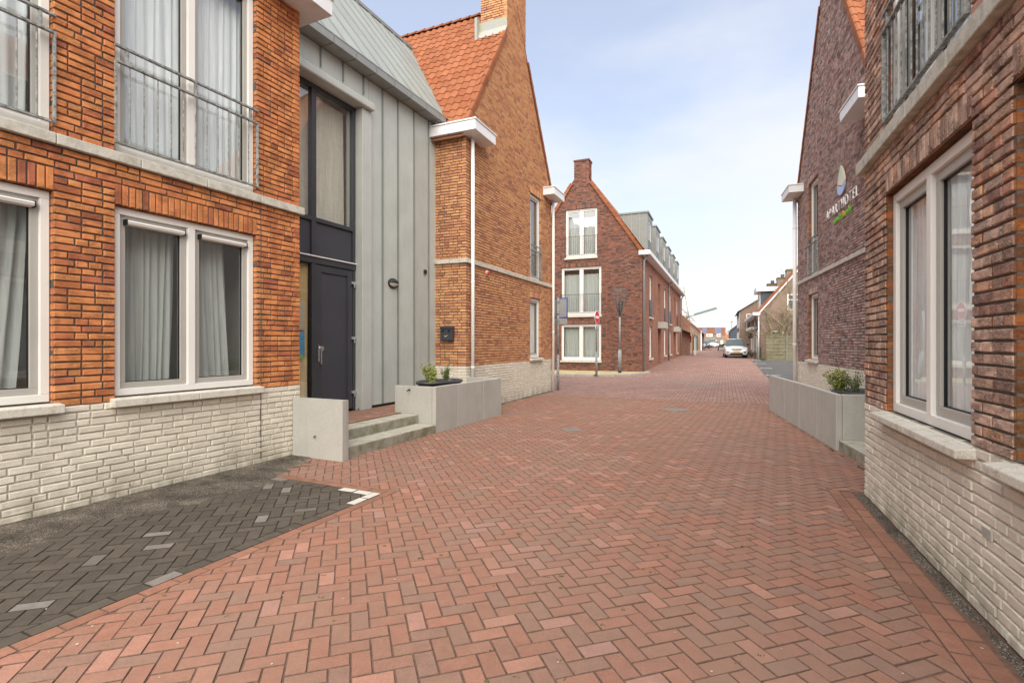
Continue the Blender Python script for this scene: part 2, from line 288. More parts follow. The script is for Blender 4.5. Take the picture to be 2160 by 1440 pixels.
# ------------------------------------------------------------------ geometry helpers
F_PX = 1080.0
def gz(y):
    """ground height (m) along the street: level here, then a slight rise"""
    pts = ((0, 0), (24, 0), (32, .2), (44, .34), (48, .37), (86, .6), (9999, .6))
    for (a, p), (b, q) in zip(pts, pts[1:]):
        if y <= b: return p + (q-p)*max(0, (y-a))/(b-a) if b < 9999 else .6
    return .6
class MB:
    def __init__(s): s.v = []; s.f = []; s.m = []; s.r = []
    def face(s, pts, m=0, r=0.0):
        i = len(s.v); s.v.extend(pts); s.f.append(tuple(range(i, i+len(pts)))); s.m.append(m); s.r.append(r)
    def mesh(s, vs, fs, m=0, r=0.0):
        i = len(s.v); s.v.extend(vs)
        for k, f in enumerate(fs):
            s.f.append(tuple(j+i for j in f)); s.m.append(m[k] if isinstance(m, (list, tuple)) else m); s.r.append(r)
    def box(s, x0, x1, y0, y1, z0, z1, m=0, r=0.0):
        s.mesh([(x0,y0,z0),(x1,y0,z0),(x1,y1,z0),(x0,y1,z0),(x0,y0,z1),(x1,y0,z1),(x1,y1,z1),(x0,y1,z1)],
               [(0,3,2,1),(4,5,6,7),(0,1,5,4),(1,2,6,5),(2,3,7,6),(3,0,4,7)], m, r)
    def tube(s, pts, r, seg=8, m=0, cap=True, rr=None):
        pts = [Vector(p) for p in pts]; rs = rr or [r]*len(pts); rings = []
        for i, p in enumerate(pts):
            d = (pts[min(i+1, len(pts)-1)]-pts[max(i-1, 0)]).normalized()
            a = d.orthogonal().normalized() if i == 0 else (a - d*a.dot(d)).normalized()
            b = d.cross(a)
            rings.append([tuple(p + (a*math.cos(2*math.pi*k/seg)+b*math.sin(2*math.pi*k/seg))*rs[i]) for k in range(seg)])
        vs = [v for r_ in rings for v in r_]; fs = []
        for i in range(len(pts)-1):
            for k in range(seg):
                fs.append((i*seg+k, i*seg+(k+1)%seg, (i+1)*seg+(k+1)%seg, (i+1)*seg+k))
        if cap: fs.append(tuple(range(seg))[::-1]); fs.append(tuple((len(pts)-1)*seg+k for k in range(seg)))
        s.mesh(vs, fs, m)
    def data(s, name, mats, smooth=False):
        me = bpy.data.meshes.new(name); me.from_pydata([tuple(p) for p in s.v], [], s.f)
        for m in mats: me.materials.append(M[m])
        if any(s.m): me.polygons.foreach_set('material_index', s.m)
        at = me.attributes.new('rnd', 'FLOAT', 'FACE'); at.data.foreach_set('value', s.r)
        if smooth: me.polygons.foreach_set('use_smooth', [True]*len(s.f))
        me.update(); return me
    def build(s, name, mats, parent=None, smooth=False):
        if isinstance(mats, str): mats = [mats]
        return link(bpy.data.objects.new(name, s.data(name, mats, smooth)), parent)
def link(o, parent=None):
    COL.objects.link(o)
    if parent: o.parent = parent
    return o
def bevel(o, w=.006, seg=2):
    md = o.modifiers.new('bevel', 'BEVEL'); md.width = w; md.segments = seg; md.limit_method = 'ANGLE'; return o
LABELS = {}
def tag(o, label, cat, group=None):
    o['label'] = label; o['category'] = cat
    if group: o['group'] = group
    return o
def struct(o): o['kind'] = 'structure'; return o
def stuff(o): o['kind'] = 'stuff'; return o
class Frame:
    """building frame: local x points to the right across the street, local y runs along the street"""
    def __init__(s, ox, oy, deg, oz=0):
        t = R_(deg); s.o = (ox, oy, oz); s.t = t; s.c = math.cos(t); s.s = math.sin(t)
    def w(s, x, y, z=0): return (s.o[0]+x*s.c+y*s.s, s.o[1]-x*s.s+y*s.c, s.o[2]+z)
    def inv(s, X, Y): a = X-s.o[0]; b = Y-s.o[1]; return (a*s.c-b*s.s, a*s.s+b*s.c)
    def put(s, o): o.location = s.o; o.rotation_euler = (0, 0, -s.t); return o
    def thing(s, name, label, cat, group=None):
        e = bpy.data.objects.new(name, None); COL.objects.link(e); s.put(e); return tag(e, label, cat, group)
def px_of(p):
    d = p[1]
    if d < .3: return None
    return (1080+F_PX*p[0]/d, 724-F_PX*(p[2]-CAM_H)/d, d)
class Plane:
    """vertical working plane inside a frame: s along a, z up, t outward"""
    def __init__(s, org, a, o):
        s.org = org; s.a = a; s.o = o; s.flip = (a[1]*o[0]-a[0]*o[1]) < 0
        ap = (-o[1]*-1, -o[0]) ; s.rot = math.atan2(o[0], -o[1])   # mesh -Y axis looks along o
        s.dir = 1 if (math.cos(s.rot)*a[0]+math.sin(s.rot)*a[1]) > 0 else -1
    def p(s, u, z, t=0): return (s.org[0]+u*s.a[0]+t*s.o[0], s.org[1]+u*s.a[1]+t*s.o[1], z)
    def quad(s, mb, u0, u1, z0, z1, t, m=0, r=0.0):
        q = [s.p(u0,z0,t), s.p(u1,z0,t), s.p(u1,z1,t), s.p(u0,z1,t)]
        mb.face(q[::-1] if s.flip else q, m, r)
    def box(s, mb, u0, u1, z0, z1, t0, t1, m=0, r=0.0):
        a = s.p(u0,z0,t0); b = s.p(u1,z0,t0); c = s.p(u1,z0,t1); d = s.p(u0,z0,t1)
        vs = [a,b,c,d]+[(q[0],q[1],z1) for q in (a,b,c,d)]
        fs = [(0,3,2,1),(4,5,6,7),(0,1,5,4),(1,2,6,5),(2,3,7,6),(3,0,4,7)]
        if not s.flip: fs = [f[::-1] for f in fs]
        mb.mesh(vs, fs, m, r)

# ---- bricks
def brick_vf(L, H, D, ch=.0048, jit=.0022, rg=random):
    """brick centred on x, z; front at y=0 looking to -y"""
    j = lambda k=1: rg.uniform(-jit, jit)*k
    x, z = L/2, H/2
    fr = [(-x+ch+j(), j(.7), -z+ch+j()), (x-ch+j(), j(.7), -z+ch+j()), (x-ch+j(), j(.7), z-ch+j()), (-x+ch+j(), j(.7), z-ch+j())]
    md = [(-x+j(), ch*1.3, -z+j()), (x+j(), ch*1.3, -z+j()), (x+j(), ch*1.3, z+j()), (-x+j(), ch*1.3, z+j())]
    bk = [(-x, D, -z), (x, D, -z), (x, D, z), (-x, D, z)]
    fs = [(0,1,2,3)]
    for k in range(4):
        n = (k+1) % 4
        fs += [(4+k, 4+n, n, k), (8+k, 8+n, 4+n, 4+k)]
    return fr+md+bk, fs      # face order: front, then (chamfer, side) x (bottom, right, top, left)
BRICK_CACHE = {}
def brick_mesh(L, H, D, mats, endm):
    key = (round(L, 3), round(H, 3), round(D, 2), mats, endm, random.randrange(3))
    if key not in BRICK_CACHE:
        mb = MB(); v, f = brick_vf(L, H, D)
        mb.mesh(v, f, [0]*9 if not endm else [0, 0, 0, 0, 1, 0, 0, 0, 1], random.random()); BRICK_CACHE[key] = mb.data('brick', mats)
    return BRICK_CACHE[key]
class BrickSet:
    def __init__(s, frame): s.fr = frame; s.items = []
    def add(s, pl, u0, u1, z0, z1, t, kind, D=.1): s.items.append((pl, u0, u1, z0, z1, t, kind, D))
    def finish(s, parent, matmap, name='brick', limit=300, ends=False, minpx=9):
        sc = []
        for it in s.items:
            pl, u0, u1, z0, z1, t, kind, D = it
            lp = pl.p((u0+u1)/2, (z0+z1)/2, t); w = s.fr.w(*lp); q = px_of(w); k = 0
            if q and -25 < q[0] < 2185 and -25 < q[1] < 1465:
                e0 = px_of(s.fr.w(*pl.p(u0, z0, t))); e1 = px_of(s.fr.w(*pl.p(u1, z1, t)))
                if e0 and e1:
                    k = math.sqrt(abs((e0[0]-e1[0])*(e0[1]-e1[1]))+1) if max(abs(e0[0]-e1[0]), abs(e0[1]-e1[1])) >= minpx else 0
            sc.append(k)
        order = sorted(range(len(sc)), key=lambda i: -sc[i]); single = set(i for i in order[:limit] if sc[i] > 0)
        rest = {}
        for i, (pl, u0, u1, z0, z1, t, kind, D) in enumerate(s.items):
            L, H = abs(u1-u0), z1-z0; c = pl.p((u0+u1)/2, (z0+z1)/2, t); en = ends and kind == 'j'; kind = 'a' if kind == 'j' else kind
            mats = (matmap[kind], 'brick_end') if en else (matmap[kind],)
            if i in single:
                o = link(bpy.data.objects.new(name, brick_mesh(L, H, D, mats, en)), parent); o.location = c; o.rotation_euler = (0, 0, pl.rot)
            else:
                mb = rest.setdefault(mats, MB()); v, f = brick_vf(L, H, D); cr, sr = math.cos(pl.rot), math.sin(pl.rot)
                mb.mesh([(c[0]+x*cr-y*sr, c[1]+x*sr+y*cr, c[2]+z) for x, y, z in v], f, [0]*9 if not en else [0, 0, 0, 0, 1, 0, 0, 0, 1], random.random())
        for mats, mb in rest.items(): stuff(mb.build(name+'work', list(mats), parent))
def row_fill(s0, s1, L=.203, Hd=.096, j=.0145, pst=.7):
    out = []; x = s0; first = True
    while s1-x > .03:
        l = L if random.random() < pst else Hd
        if first and random.random() < .35: l = random.choice((.15, Hd)); 
        first = False
        rem = s1-x
        if rem < l+.05: l = rem
        elif rem-l-j < .06: l = rem-.11
        if l > .235: out.append((x, x+l/2-j/2)); out.append((x+l/2+j/2, x+l))
        else: out.append((x, x+l))
        x += l+j
    return out
def sub_iv(iv, cut):
    r = []
    for a, b in iv:
        if cut[1] <= a or cut[0] >= b: r.append((a, b)); continue
        if cut[0]-a > .02: r.append((a, cut[0]))
        if b-cut[1] > .02: r.append((cut[1], b))
    return r
def lay(bs, pl, s0, s1, z0, z1, holes, kind, course=.066, limits=None, proud=.004, jz=.0145, L=.203, D=.1, pst=.7):
    n = max(1, round((z1-z0)/course)); c = (z1-z0)/n
    for k in range(n):
        a = z0+k*c+jz/2; b = a+c-jz; mid = (a+b)/2; iv = [(s0, s1)]
        for h in holes:
            if h[2]-.012 < mid < h[3]+.012: iv = sub_iv(iv, (h[0]-.004, h[1]+.004))
        if limits:
            lo, hi = limits(b); iv = [(max(p, lo), min(q, hi)) for p, q in iv if min(q, hi)-max(p, lo) > .04]
        for p, q in iv:
            fill = row_fill(p, q, L, pst=pst)
            for i_, (x0, x1) in enumerate(fill):
                kd = 'j' if kind == 'a' and ((i_ == 0 and p > s0+.01) or (i_ == len(fill)-1 and q < s1-.01)) else kind
                bs.add(pl, x0+random.uniform(-.002, .002), x1+random.uniform(-.002, .002), a+random.uniform(-.002, .002), b+random.uniform(-.0015, .0015), proud+random.uniform(-.0035, .0035), kd, D)
def soldiers(bs, pl, s0, s1, z0, h, kind, w=.052, j=.013, proud=.005):
    n = max(1, round((s1-s0+j)/(w+j))); st = (s1-s0+j)/n
    for k in range(n):
        bs.add(pl, s0+k*st, s0+k*st+st-j, z0, z0+h, proud+random.uniform(-.003, .003), kind)
def clip(poly, a, b, c):
    """keep a*x+b*y<=c"""
    out = []
    for i, p in enumerate(poly):
        q = poly[(i+1) % len(poly)]; dp = a*p[0]+b*p[1]-c; dq = a*q[0]+b*q[1]-c
        if dp <= 0: out.append(p)
        if (dp < 0 < dq) or (dq < 0 < dp):
            t = dp/(dp-dq); out.append((p[0]+(q[0]-p[0])*t, p[1]+(q[1]-p[1])*t))
    return out
def area(p): return .5*abs(sum(p[i][0]*p[(i+1) % len(p)][1]-p[(i+1) % len(p)][0]*p[i][1] for i in range(len(p))))
def wall_core(pl, parent, name, s0, s1, z0, z1, holes, mats, split=None, t=-.011, depth=.12, gable=None):
    """mortar face with openings, jamb faces, optional gable lines [(a,b,c)] in (s,z)"""
    mb = MB(); S = sorted(set([s0, s1]+[min(max(x, s0), s1) for h in holes for x in h[:2]])); Z = sorted(set([z0, z1]+([split] if split else [])+[min(max(x, z0), z1) for h in holes for x in h[2:4]]))
    for i in range(len(S)-1):
        for j in range(len(Z)-1):
            cs, cz = (S[i]+S[i+1])/2, (Z[j]+Z[j+1])/2
            if any(h[0] < cs < h[1] and h[2] < cz < h[3] for h in holes): continue
            q = [(S[i], Z[j]), (S[i+1], Z[j]), (S[i+1], Z[j+1]), (S[i], Z[j+1])]
            for g in gable or []: q = clip(q, *g) if len(q) > 2 else q
            if len(q) > 2:
                f = [pl.p(a, b, t) for a, b in q]; mb.face(f[::-1] if pl.flip else f, 1 if split and cz < split else 0)
    for h in holes:
        a, b, c, d = h[:4]; e = .006
        for (p, q, r_, w_) in ((a-e, c, a-e, d), (b+e, c, b+e, d)):
            f = [pl.p(p, q, t), pl.p(p, q, -depth-.2), pl.p(r_, w_, -depth-.2), pl.p(r_, w_, t)]; mb.face(f)
        for zz in (c-e, d+e):
            mb.face([pl.p(a, zz, t), pl.p(b, zz, t), pl.p(b, zz, -depth-.2), pl.p(a, zz, -depth-.2)])
    return mb.build(name, mats, parent)
def stones(pl, parent, name, s0, s1, z0, z1, t0, t1, n, mat, gap=.006, slope=0, bev=.008):
    st = (s1-s0)/n
    for k in range(n):
        mb = MB(); pl.box(mb, s0+k*st+gap/2, s0+(k+1)*st-gap/2, z0, z1, t0, t1)
        if slope:
            mb.v = [(v[0], v[1], v[2]-(slope if (v[2] > z0+.001 and abs((v[0]-pl.org[0])*pl.o[0]+(v[1]-pl.org[1])*pl.o[1]-t1) < .001) else 0)) for v in mb.v]
        bevel(mb.build(name, mat, parent), bev)
def frame_ring(pl, mb, s0, s1, z0, z1, t0, t1, w, wb=None, m=0):
    wb = wb or w
    pl.box(mb, s0, s1, z0, z0+wb, t0, t1, m); pl.box(mb, s0, s1, z1-w, z1, t0, t1, m)
    pl.box(mb, s0, s0+w, z0+wb, z1-w, t0, t1, m); pl.box(mb, s1-w, s1, z0+wb, z1-w, t0, t1, m)
def window(pl, parent, s0, s1, z0, z1, t=-.06, lights=2, fm='white_frame', sm='grey_sash', vent=False, fw=.07, sw=.06, split=None, glass='glass', mull=.085, room=True, transom=None, bot=None):
    mb = MB(); g = .004; bot = bot or fw
    frame_ring(pl, mb, s0+g, s1-g, z0+g, z1-g, t-.1, t, fw, bot)
    edges = [s0+fw] + ([] if lights == 1 else [(s0+s1)/2]) + [s1-fw]
    if lights == 2: pl.box(mb, (s0+s1)/2-mull/2, (s0+s1)/2+mull/2, z0+bot, z1-fw, t-.1, t+.002)
    w = bevel(mb.build('window', fm, parent), .005)
    for k in range(len(edges)-1):
        a = edges[k]+(mull/2 if k > 0 else 0)+.004; b = edges[k+1]-(mull/2 if k < len(edges)-2 else 0)-.004
        c, d = z0+bot+.004, z1-fw-.004
        mb = MB(); frame_ring(pl, mb, a, b, c, d, t-.09, t-.028, sw)
        if transom: pl.box(mb, a+sw, b-sw, transom-.03, transom+.03, t-.085, t-.03)
        bevel(mb.build('sash', sm, w), .004)
        mb = MB(); frame_ring(pl, mb, a+sw, b-sw, c+sw, d-sw, t-.07, t-.05, .008); mb.build('seal', 'black', w)
        mb = MB(); pl.quad(mb, a+sw+.002, b-sw-.002, c+sw+.002, d-sw-.002, t-.06); mb.build('pane', glass, w)
        if vent:
            mb = MB(); aa, bb = a+.05, b-.05; zt = d-.035
            prof = [(-.028, zt-.012), (.03, zt-.018), (.04, zt-.03), (.03, zt-.055), (-.028, zt-.064)]
            A = [pl.p(aa, z, t+q) for q, z in prof]; B = [pl.p(bb, z, t+q) for q, z in prof]; n = len(prof)
            mb.mesh(A+B, [(i, (i+1) % n, n+(i+1) % n, n+i) for i in range(n)]+[tuple(range(n)), tuple(range(n, 2*n))[::-1]], 0)
            v = mb.build('trickle_vent', 'white_frame', w)
            mb = MB(); pl.box(mb, aa-.012, aa-.0005, zt-.067, zt-.009, t-.028, t+.036); pl.box(mb, bb+.0005, bb+.012, zt-.067, zt-.009, t-.028, t+.036); mb.build('vent_end_cap', 'black', w)
    if room: room_box(pl, parent, s0, s1, z0, z1, t)
    return w
def room_box(pl, parent, s0, s1, z0, z1, t, depth=1.7, wall='room'):
    mb = MB(); a, b, c, d = s0-.3, s1+.3, z0-.1, z1+.1; t0, t1 = t-.115, t-depth
    P = pl.p
    mb.face([P(a,c,t1), P(b,c,t1), P(b,d,t1), P(a,d,t1)]); mb.face([P(a,c,t0), P(a,d,t0), P(a,d,t1), P(a,c,t1)])
    mb.face([P(b,c,t0), P(b,d,t0), P(b,d,t1), P(b,c,t1)]); mb.face([P(a,d,t0), P(b,d,t0), P(b,d,t1), P(a,d,t1)])
    mb.face([P(a,c,t0), P(b,c,t0), P(b,c,t1), P(a,c,t1)], 1)
    mb.build('room_interior', [wall, 'room_floor'], parent)
def curtain(fr, pl, s0, s1, z0, z1, t, label, folds=9, amp=.022, lean=0, mat='curtain', group=None, gather=0):
    """pleated hanging cloth; lean pulls the s1 edge back towards the bottom, gather pinches the middle"""
    n = folds*8; nz = 10; vs = []; fs = []; ph = random.random()*6
    for k in range(nz+1):
        v = k/nz; z = z1-(z1-z0)*v; e = s1-lean*(v**1.3)
        for i in range(n+1):
            q = i/n; s = s0+(e-s0)*q+.012*math.sin(3*v+i*.35)
            a = amp*(.65+.5*v)*(math.sin(q*folds*2*math.pi+ph+.5*math.sin(2.2*v+q*5))+.35*math.sin(q*folds*3.1*math.pi+1.7*ph))
            vs.append(pl.p(s, z, t+a))
    for k in range(nz):
        for i in range(n): fs.append((k*(n+1)+i, (k+1)*(n+1)+i, (k+1)*(n+1)+i+1, k*(n+1)+i+1))
    mb = MB(); mb.mesh(vs, fs); o = mb.build('curtain', mat, None, True)
    fr.put(o); return tag(o, label, 'curtain', group)
def railing(pl, parent, s0, s1, z0, z1, zmid=None, t=.03, gap=.13, mat='galv', r=.007, rail=.018, posts=True):
    mb = MB(); tops = [z1]+([zmid] if zmid else [])
    for z in tops: pl.box(mb, s0, s1, z-.02, z, t-rail, t+rail)
    pl.box(mb, s0, s1, z0, z0+.018, t-rail, t+rail)
    zt = zmid or z1
    pl.box(mb, s0, s0+.016, z0+.018, zt-.02, t-rail*.9, t+rail*.9); pl.box(mb, s1-.016, s1, z0+.018, zt-.02, t-rail*.9, t+rail*.9)
    if zmid and posts:
        for s in (s0+.11, (s0+s1)/2, s1-.11): pl.box(mb, s-.012, s+.012, zmid, z1-.02, t-.012, t+.012)
    o = mb.build('railing', mat, parent)
    n = max(2, round((s1-s0)/gap)); st = (s1-s0)/n
    for k in range(1, n):
        b = MB(); b.tube([pl.p(s0+k*st, z0+.018, t), pl.p(s0+k*st, zt-.02, t)], r, 6); b.build('baluster', mat, o)
    return o
def pipe(parent, pts, r, mat='pipe_white', clamps=(), seg=10, name='downpipe'):
    mb = MB(); mb.tube(pts, r, seg); o = mb.build(name, mat, parent, True)
    for z in clamps:
        p = pts[-1]; c = MB(); c.tube([(p[0], p[1], z-.02), (p[0], p[1], z+.02)], r*1.13, seg); c.build('pipe_collar', mat, o)
    return o
def canopy(parent, x0, x1, y0, y1, z0=6.12, z1=6.33):
    mb = MB(); mb.box(x0, x1, y0, y1, z0, z1); o = bevel(mb.build('gutter_box', 'white_paint', parent), .006)
    mb = MB(); mb.box(x0-.02, x1+.02, y0-.02, y1+.02, z1+.002, z1+.035); bevel(mb.build('gutter_rim', 'white_paint', o), .005)
# ---- pantiles
def tile_mesh(w, l, wave=.034, n=10, dz=.017):
    """x across the roof, y up the slope, z out; S-shaped roll with a thick lower lip"""
    mb = MB(); prof = []
    for i in range(n+1):
        q = i/n; prof.append((-w*.02+q*w*1.04, wave*(.5-.5*math.cos(2*math.pi*(q**.85)))))
    for i in range(n):
        (x0, h0), (x1, h1) = prof[i], prof[i+1]
        mb.face([(x0, 0, h0+dz), (x1, 0, h1+dz), (x1, l*1.1, h1), (x0, l*1.1, h0)])
        mb.face([(x0, 0, h0+dz-.02), (x1, 0, h1+dz-.02), (x1, 0, h1+dz), (x0, 0, h0+dz)])
    return mb
def tile_roof(fr, parent, org, ax, up, ncol, nrow, w, l, limit=300, skip=None, mat='tile'):
    """org corner at eave (local), ax unit across, up unit up-slope"""
    ax = Vector(ax); up = Vector(up); nrm = ax.cross(up)
    if nrm.z < 0: nrm = -nrm; 
    rot = Matrix((ax, up, nrm)).transposed()
    if rot.determinant() < 0: ax2 = -ax; rot = Matrix((ax2, up, nrm)).transposed(); org = Vector(org)+ax*w
    else: org = Vector(org)
    items = []
    for j in range(nrow):
        for i in range(ncol):
            c = org+ax*(i*w)+up*(j*l)
            if skip and skip(c): continue
            q = px_of(fr.w(*c)); k = 0
            if q and -30 < q[0] < 2190 and -30 < q[1] < 1470: k = 1/q[2]
            items.append((k, c))
    order = sorted(range(len(items)), key=lambda i: -items[i][0]); single = set(i for i in order[:limit] if items[i][0] > 0)
    base = []
    for v in range(4): mb = tile_mesh(w, l); mb.r = [random.random()]*len(mb.f); me = mb.data('roof_tile', [mat], True); base.append(me)
    rest = MB(); tm = tile_mesh(w, l); eul = rot.to_euler()
    for i, (k, c) in enumerate(items):
        if i in single:
            o = link(bpy.data.objects.new('roof_tile', random.choice(base)), parent); o.location = c; o.rotation_euler = eul
        else: rest.mesh([tuple(c+rot @ Vector(v)) for v in tm.v], tm.f, 0, random.random())
    if rest.v: stuff(rest.build('roof_tiling', mat, parent, True))
from mathutils import noise as mnoise
L = Frame(-2.952, 7.117, 24.9)      # near left block and zinc entrance
B = Frame(-1.017, 11.32, 23.6)      # left gable house
R = Frame(3.565, 5.168, 22.0)       # near right block
S = Frame(9.385, 16.81, 18.0)       # right gable house (origin at its far corner)
PR = Frame(4.65, 7.344, 16.1)       # right planter
C = Frame(6.55, 25.8, 22.6)         # long apartment building
W = Frame(0, 0, 22.6)               # street axes
# ------------------------------------------------------------------ ground
mb = MB(); ys = [-40, 24, 32, 44, 48, 86, 700]
for a, b in zip(ys, ys[1:]): mb.face([(-600, a, gz(a)-.07), (600, a, gz(a)-.07), (600, b, gz(b)-.07), (-600, b, gz(b)-.07)])
struct(mb.build('ground', 'ground'))
YB = 14.4
mb = MB(); q = [(-16, -6), (16, -6), (16, 24), (-16, 24)]; q = clip(q, W.s, W.c, YB)
mb.face([(x, y, -.005) for x, y in q])
street = struct(mb.build('street', 'bed'))
mb = MB(); yl = [YB+.9*k for k in range(0, 28)]+[40+5*k for k in range(0, 34)]; xl = [-26, -16, -8, -3, 2, 8, 20]
for a, b in zip(yl, yl[1:]):
    for c, d in zip(xl, xl[1:]):
        f = []
        for x, y in ((c, a), (d, a), (d, b), (c, b)): f.append((x, y, gz(W.w(x, y)[1])))
        mb.face(f)
fs_ = struct(W.put(mb.build('street_beyond', 'street_far', None, True)))
def jm(mat): return 'bed_dark' if mat in ('paver_black', 'paver_white') else 'bed'
class Pavers:
    def __init__(s): s.it = []
    def add(s, poly, mat): s.it.append((poly, mat))
    def finish(s, parent, name, limit, ch=.0035, z0=0):
        sc = []
        for poly, mat in s.it:
            cx = sum(p[0] for p in poly)/len(poly); cy = sum(p[1] for p in poly)/len(poly); k = 0
            q = px_of((cx, cy, 0))
            if q and -20 < q[0] < 2180 and q[1] < 1455: k = area(poly)/q[2]**3
            sc.append(k)
        order = sorted(range(len(sc)), key=lambda i: -sc[i]); single = set(i for i in order[:limit] if sc[i] > 0); rest = {}
        for i, (poly, mat) in enumerate(s.it):
            n = len(poly); cx = sum(p[0] for p in poly)/n; cy = sum(p[1] for p in poly)/n
            if sum(poly[k][0]*poly[(k+1) % n][1]-poly[(k+1) % n][0]*poly[k][1] for k in range(n)) < 0: poly = poly[::-1]
            tx, ty, dz = random.gauss(0, .006), random.gauss(0, .006), random.gauss(0, .0012)+z0
            top, mid, low = [], [], []
            for (x, y) in poly:
                dx, dy = x-cx, y-cy; r = max(.01, math.hypot(dx, dy)); z = dz+tx*dx+ty*dy
                sx = dx-math.copysign(min(ch, abs(dx)*.4), dx)*1.0; sy = dy-math.copysign(min(ch, abs(dy)*.4), dy)*1.0
                k = 1-ch*1.3/r
                top.append((dx*k, dy*k, z)); mid.append((dx, dy, z-ch*.75)); low.append((dx, dy, z0-.03))
            vs = top+mid+low; fs = [tuple(range(n))]
            for k in range(n):
                m_ = (k+1) % n; fs += [(n+k, n+m_, m_, k), (2*n+k, 2*n+m_, n+m_, n+k)]
            rr = random.random()
            if i in single:
                o = MB(); o.mesh(vs, fs, [0]+[1]*(len(fs)-1), rr); ob = o.build(name, [mat, jm(mat)], parent); ob.location = (cx, cy, 0)
            else:
                rest.setdefault(mat, MB()).mesh([(v[0]+cx, v[1]+cy, v[2]) for v in vs], fs, [0]+[1]*(len(fs)-1), rr)
        for mat, m_ in rest.items(): stuff(m_.build(name+'_field', [mat, jm(mat)], parent))
def herring(ang, mod, j, xr, yr, org=(0, 0)):
    ca, sa = math.cos(ang), math.sin(ang)
    for i in range(*xr):
        for k in range(*yr):
            m_ = (i-k) % 4
            if m_ == 0: x0, x1, y0, y1 = i, i+2, k, k+1
            elif m_ == 3: x0, x1, y0, y1 = i, i+1, k, k+2
            else: continue
            c = [(x0*mod+j, y0*mod+j), (x1*mod-j, y0*mod+j), (x1*mod-j, y1*mod-j), (x0*mod+j, y1*mod-j)]
            c = [(a+random.uniform(-.0012, .0012), b+random.uniform(-.0012, .0012)) for a, b in c]
            yield [(org[0]+a*ca-b*sa, org[1]+a*sa+b*ca) for a, b in c]
def halfplane(fr, ax, v, keep_less):
    """half-plane in frame coordinates -> (a,b,c) for clip()"""
    if ax == 'x': a, b = fr.c, -fr.s
    else: a, b = fr.s, fr.c
    c = v + a*fr.o[0]+b*fr.o[1]
    return (a, b, c) if keep_less else (-a, -b, -c)
BX, BY = 2.265, -1.03; MW = .103
red = Pavers(); dark = Pavers()
out_bay = [halfplane(L, 'x', BX+MW+.003, False), halfplane(L, 'y', BY+MW+.003, False)]
out_r = [halfplane(R, 'x', -.315, True), halfplane(R, 'y', .12, False)]
far_cut = halfplane(W, 'y', YB-.004, True)
in_bay = [halfplane(L, 'x', BX-MW-.003, True), halfplane(L, 'y', BY-MW-.003, True)]
def inside(poly, hp): return all(hp[0]*x+hp[1]*y <= hp[2] for x, y in poly)
def cen(p): return (sum(a[0] for a in p)/len(p), sum(a[1] for a in p)/len(p))
for poly in herring(R_(17.5), .0985, .0033, (-60, 190), (-60, 190)):
    cx, cy = cen(poly)
    if cy < .55 or cy > 17.5 or abs(cx) > cy*1.12+.8: continue
    lx, ly = L.inv(cx, cy); rx, ry = R.inv(cx, cy); bx, by = B.inv(cx, cy)
    if rx > .1 and ry < .2: continue
    if ry > .2 and PR.inv(cx, cy)[0] > .5: continue
    if lx < -.2 or (ly > -.05 and ly < 4.4 and lx < .7): continue
    if lx < BX+.4 and ly < BY+.4:      # bay side
        p = poly
        for hp in in_bay: p = clip(p, *hp) if len(p) > 2 else p
        if len(p) > 2 and area(p) > .0008: dark.add(p, 'paver_black')
    p = poly
    if not any(inside(p, hp) for hp in out_bay):
        c = [clip(p, *hp) for hp in out_bay]; p = max(c, key=lambda q: area(q) if len(q) > 2 else 0)
    if len(p) > 2 and not any(inside(p, hp) for hp in out_r):
        c = [clip(p, *hp) for hp in out_r]; p = max(c, key=lambda q: area(q) if len(q) > 2 else 0)
    if len(p) > 2 and not inside(p, far_cut): p = clip(p, *far_cut)
    if len(p) > 2 and area(p) > .0008: red.add(p, 'paver')
def rowp(fr, along, v0, v1, a0, a1, ln, store, mat, jig=.003):
    """a line of pavers in frame fr; along='y': x in v0..v1, running over y in a0..a1"""
    x = a1
    while x > a0:
        l_ = ln*random.uniform(.98, 1.02); a, b = x-l_+jig, x-jig
        q = [(v0+.002, a), (v1-.002, a), (v1-.002, b), (v0+.002, b)] if along == 'y' else [(a, v0+.002), (b, v0+.002), (b, v1-.002), (a, v1-.002)]
        w = [fr.w(*p)[:2] for p in q]; c = cen(w)
        m_ = mat(c, (a+b)/2) if callable(mat) else mat
        if c[1] > .4: store.add(w, m_)
        x -= l_
rowp(L, 'y', BX-MW, BX, -5.6, BY, .2, dark, lambda c, a: 'paver_white' if a > BY-.41 else 'paver_black')
rowp(L, 'x', BY-MW, BY, .05, BX-MW-.002, .2, dark, lambda c, a: 'paver_white' if a > BX-MW-.41 else 'paver_black')
rowp(L, 'y', BX+.003, BX+MW, -5.6, BY+MW, .2, red, 'paver_edge')
rowp(L, 'x', BY+.003, BY+MW, .02, BX-.001, .2, red, 'paver_edge')
rowp(R, 'y', -.312, -.21, -4.4, .12, .205, red, 'paver_edge')
rowp(R, 'y', -.207, -.105, -4.4, .06, .205, red, 'paver_edge')
red.finish(street, 'paver', 300)
mb = MB(); q = [(-.1, -7), (BX, -7), (BX, BY), (-.1, BY)]; mb.face([L.w(x, y, -.0045) for x, y in q])
bay = struct(mb.build('parking_bay', 'bed_dark'))
dark.finish(bay, 'paver', 300)
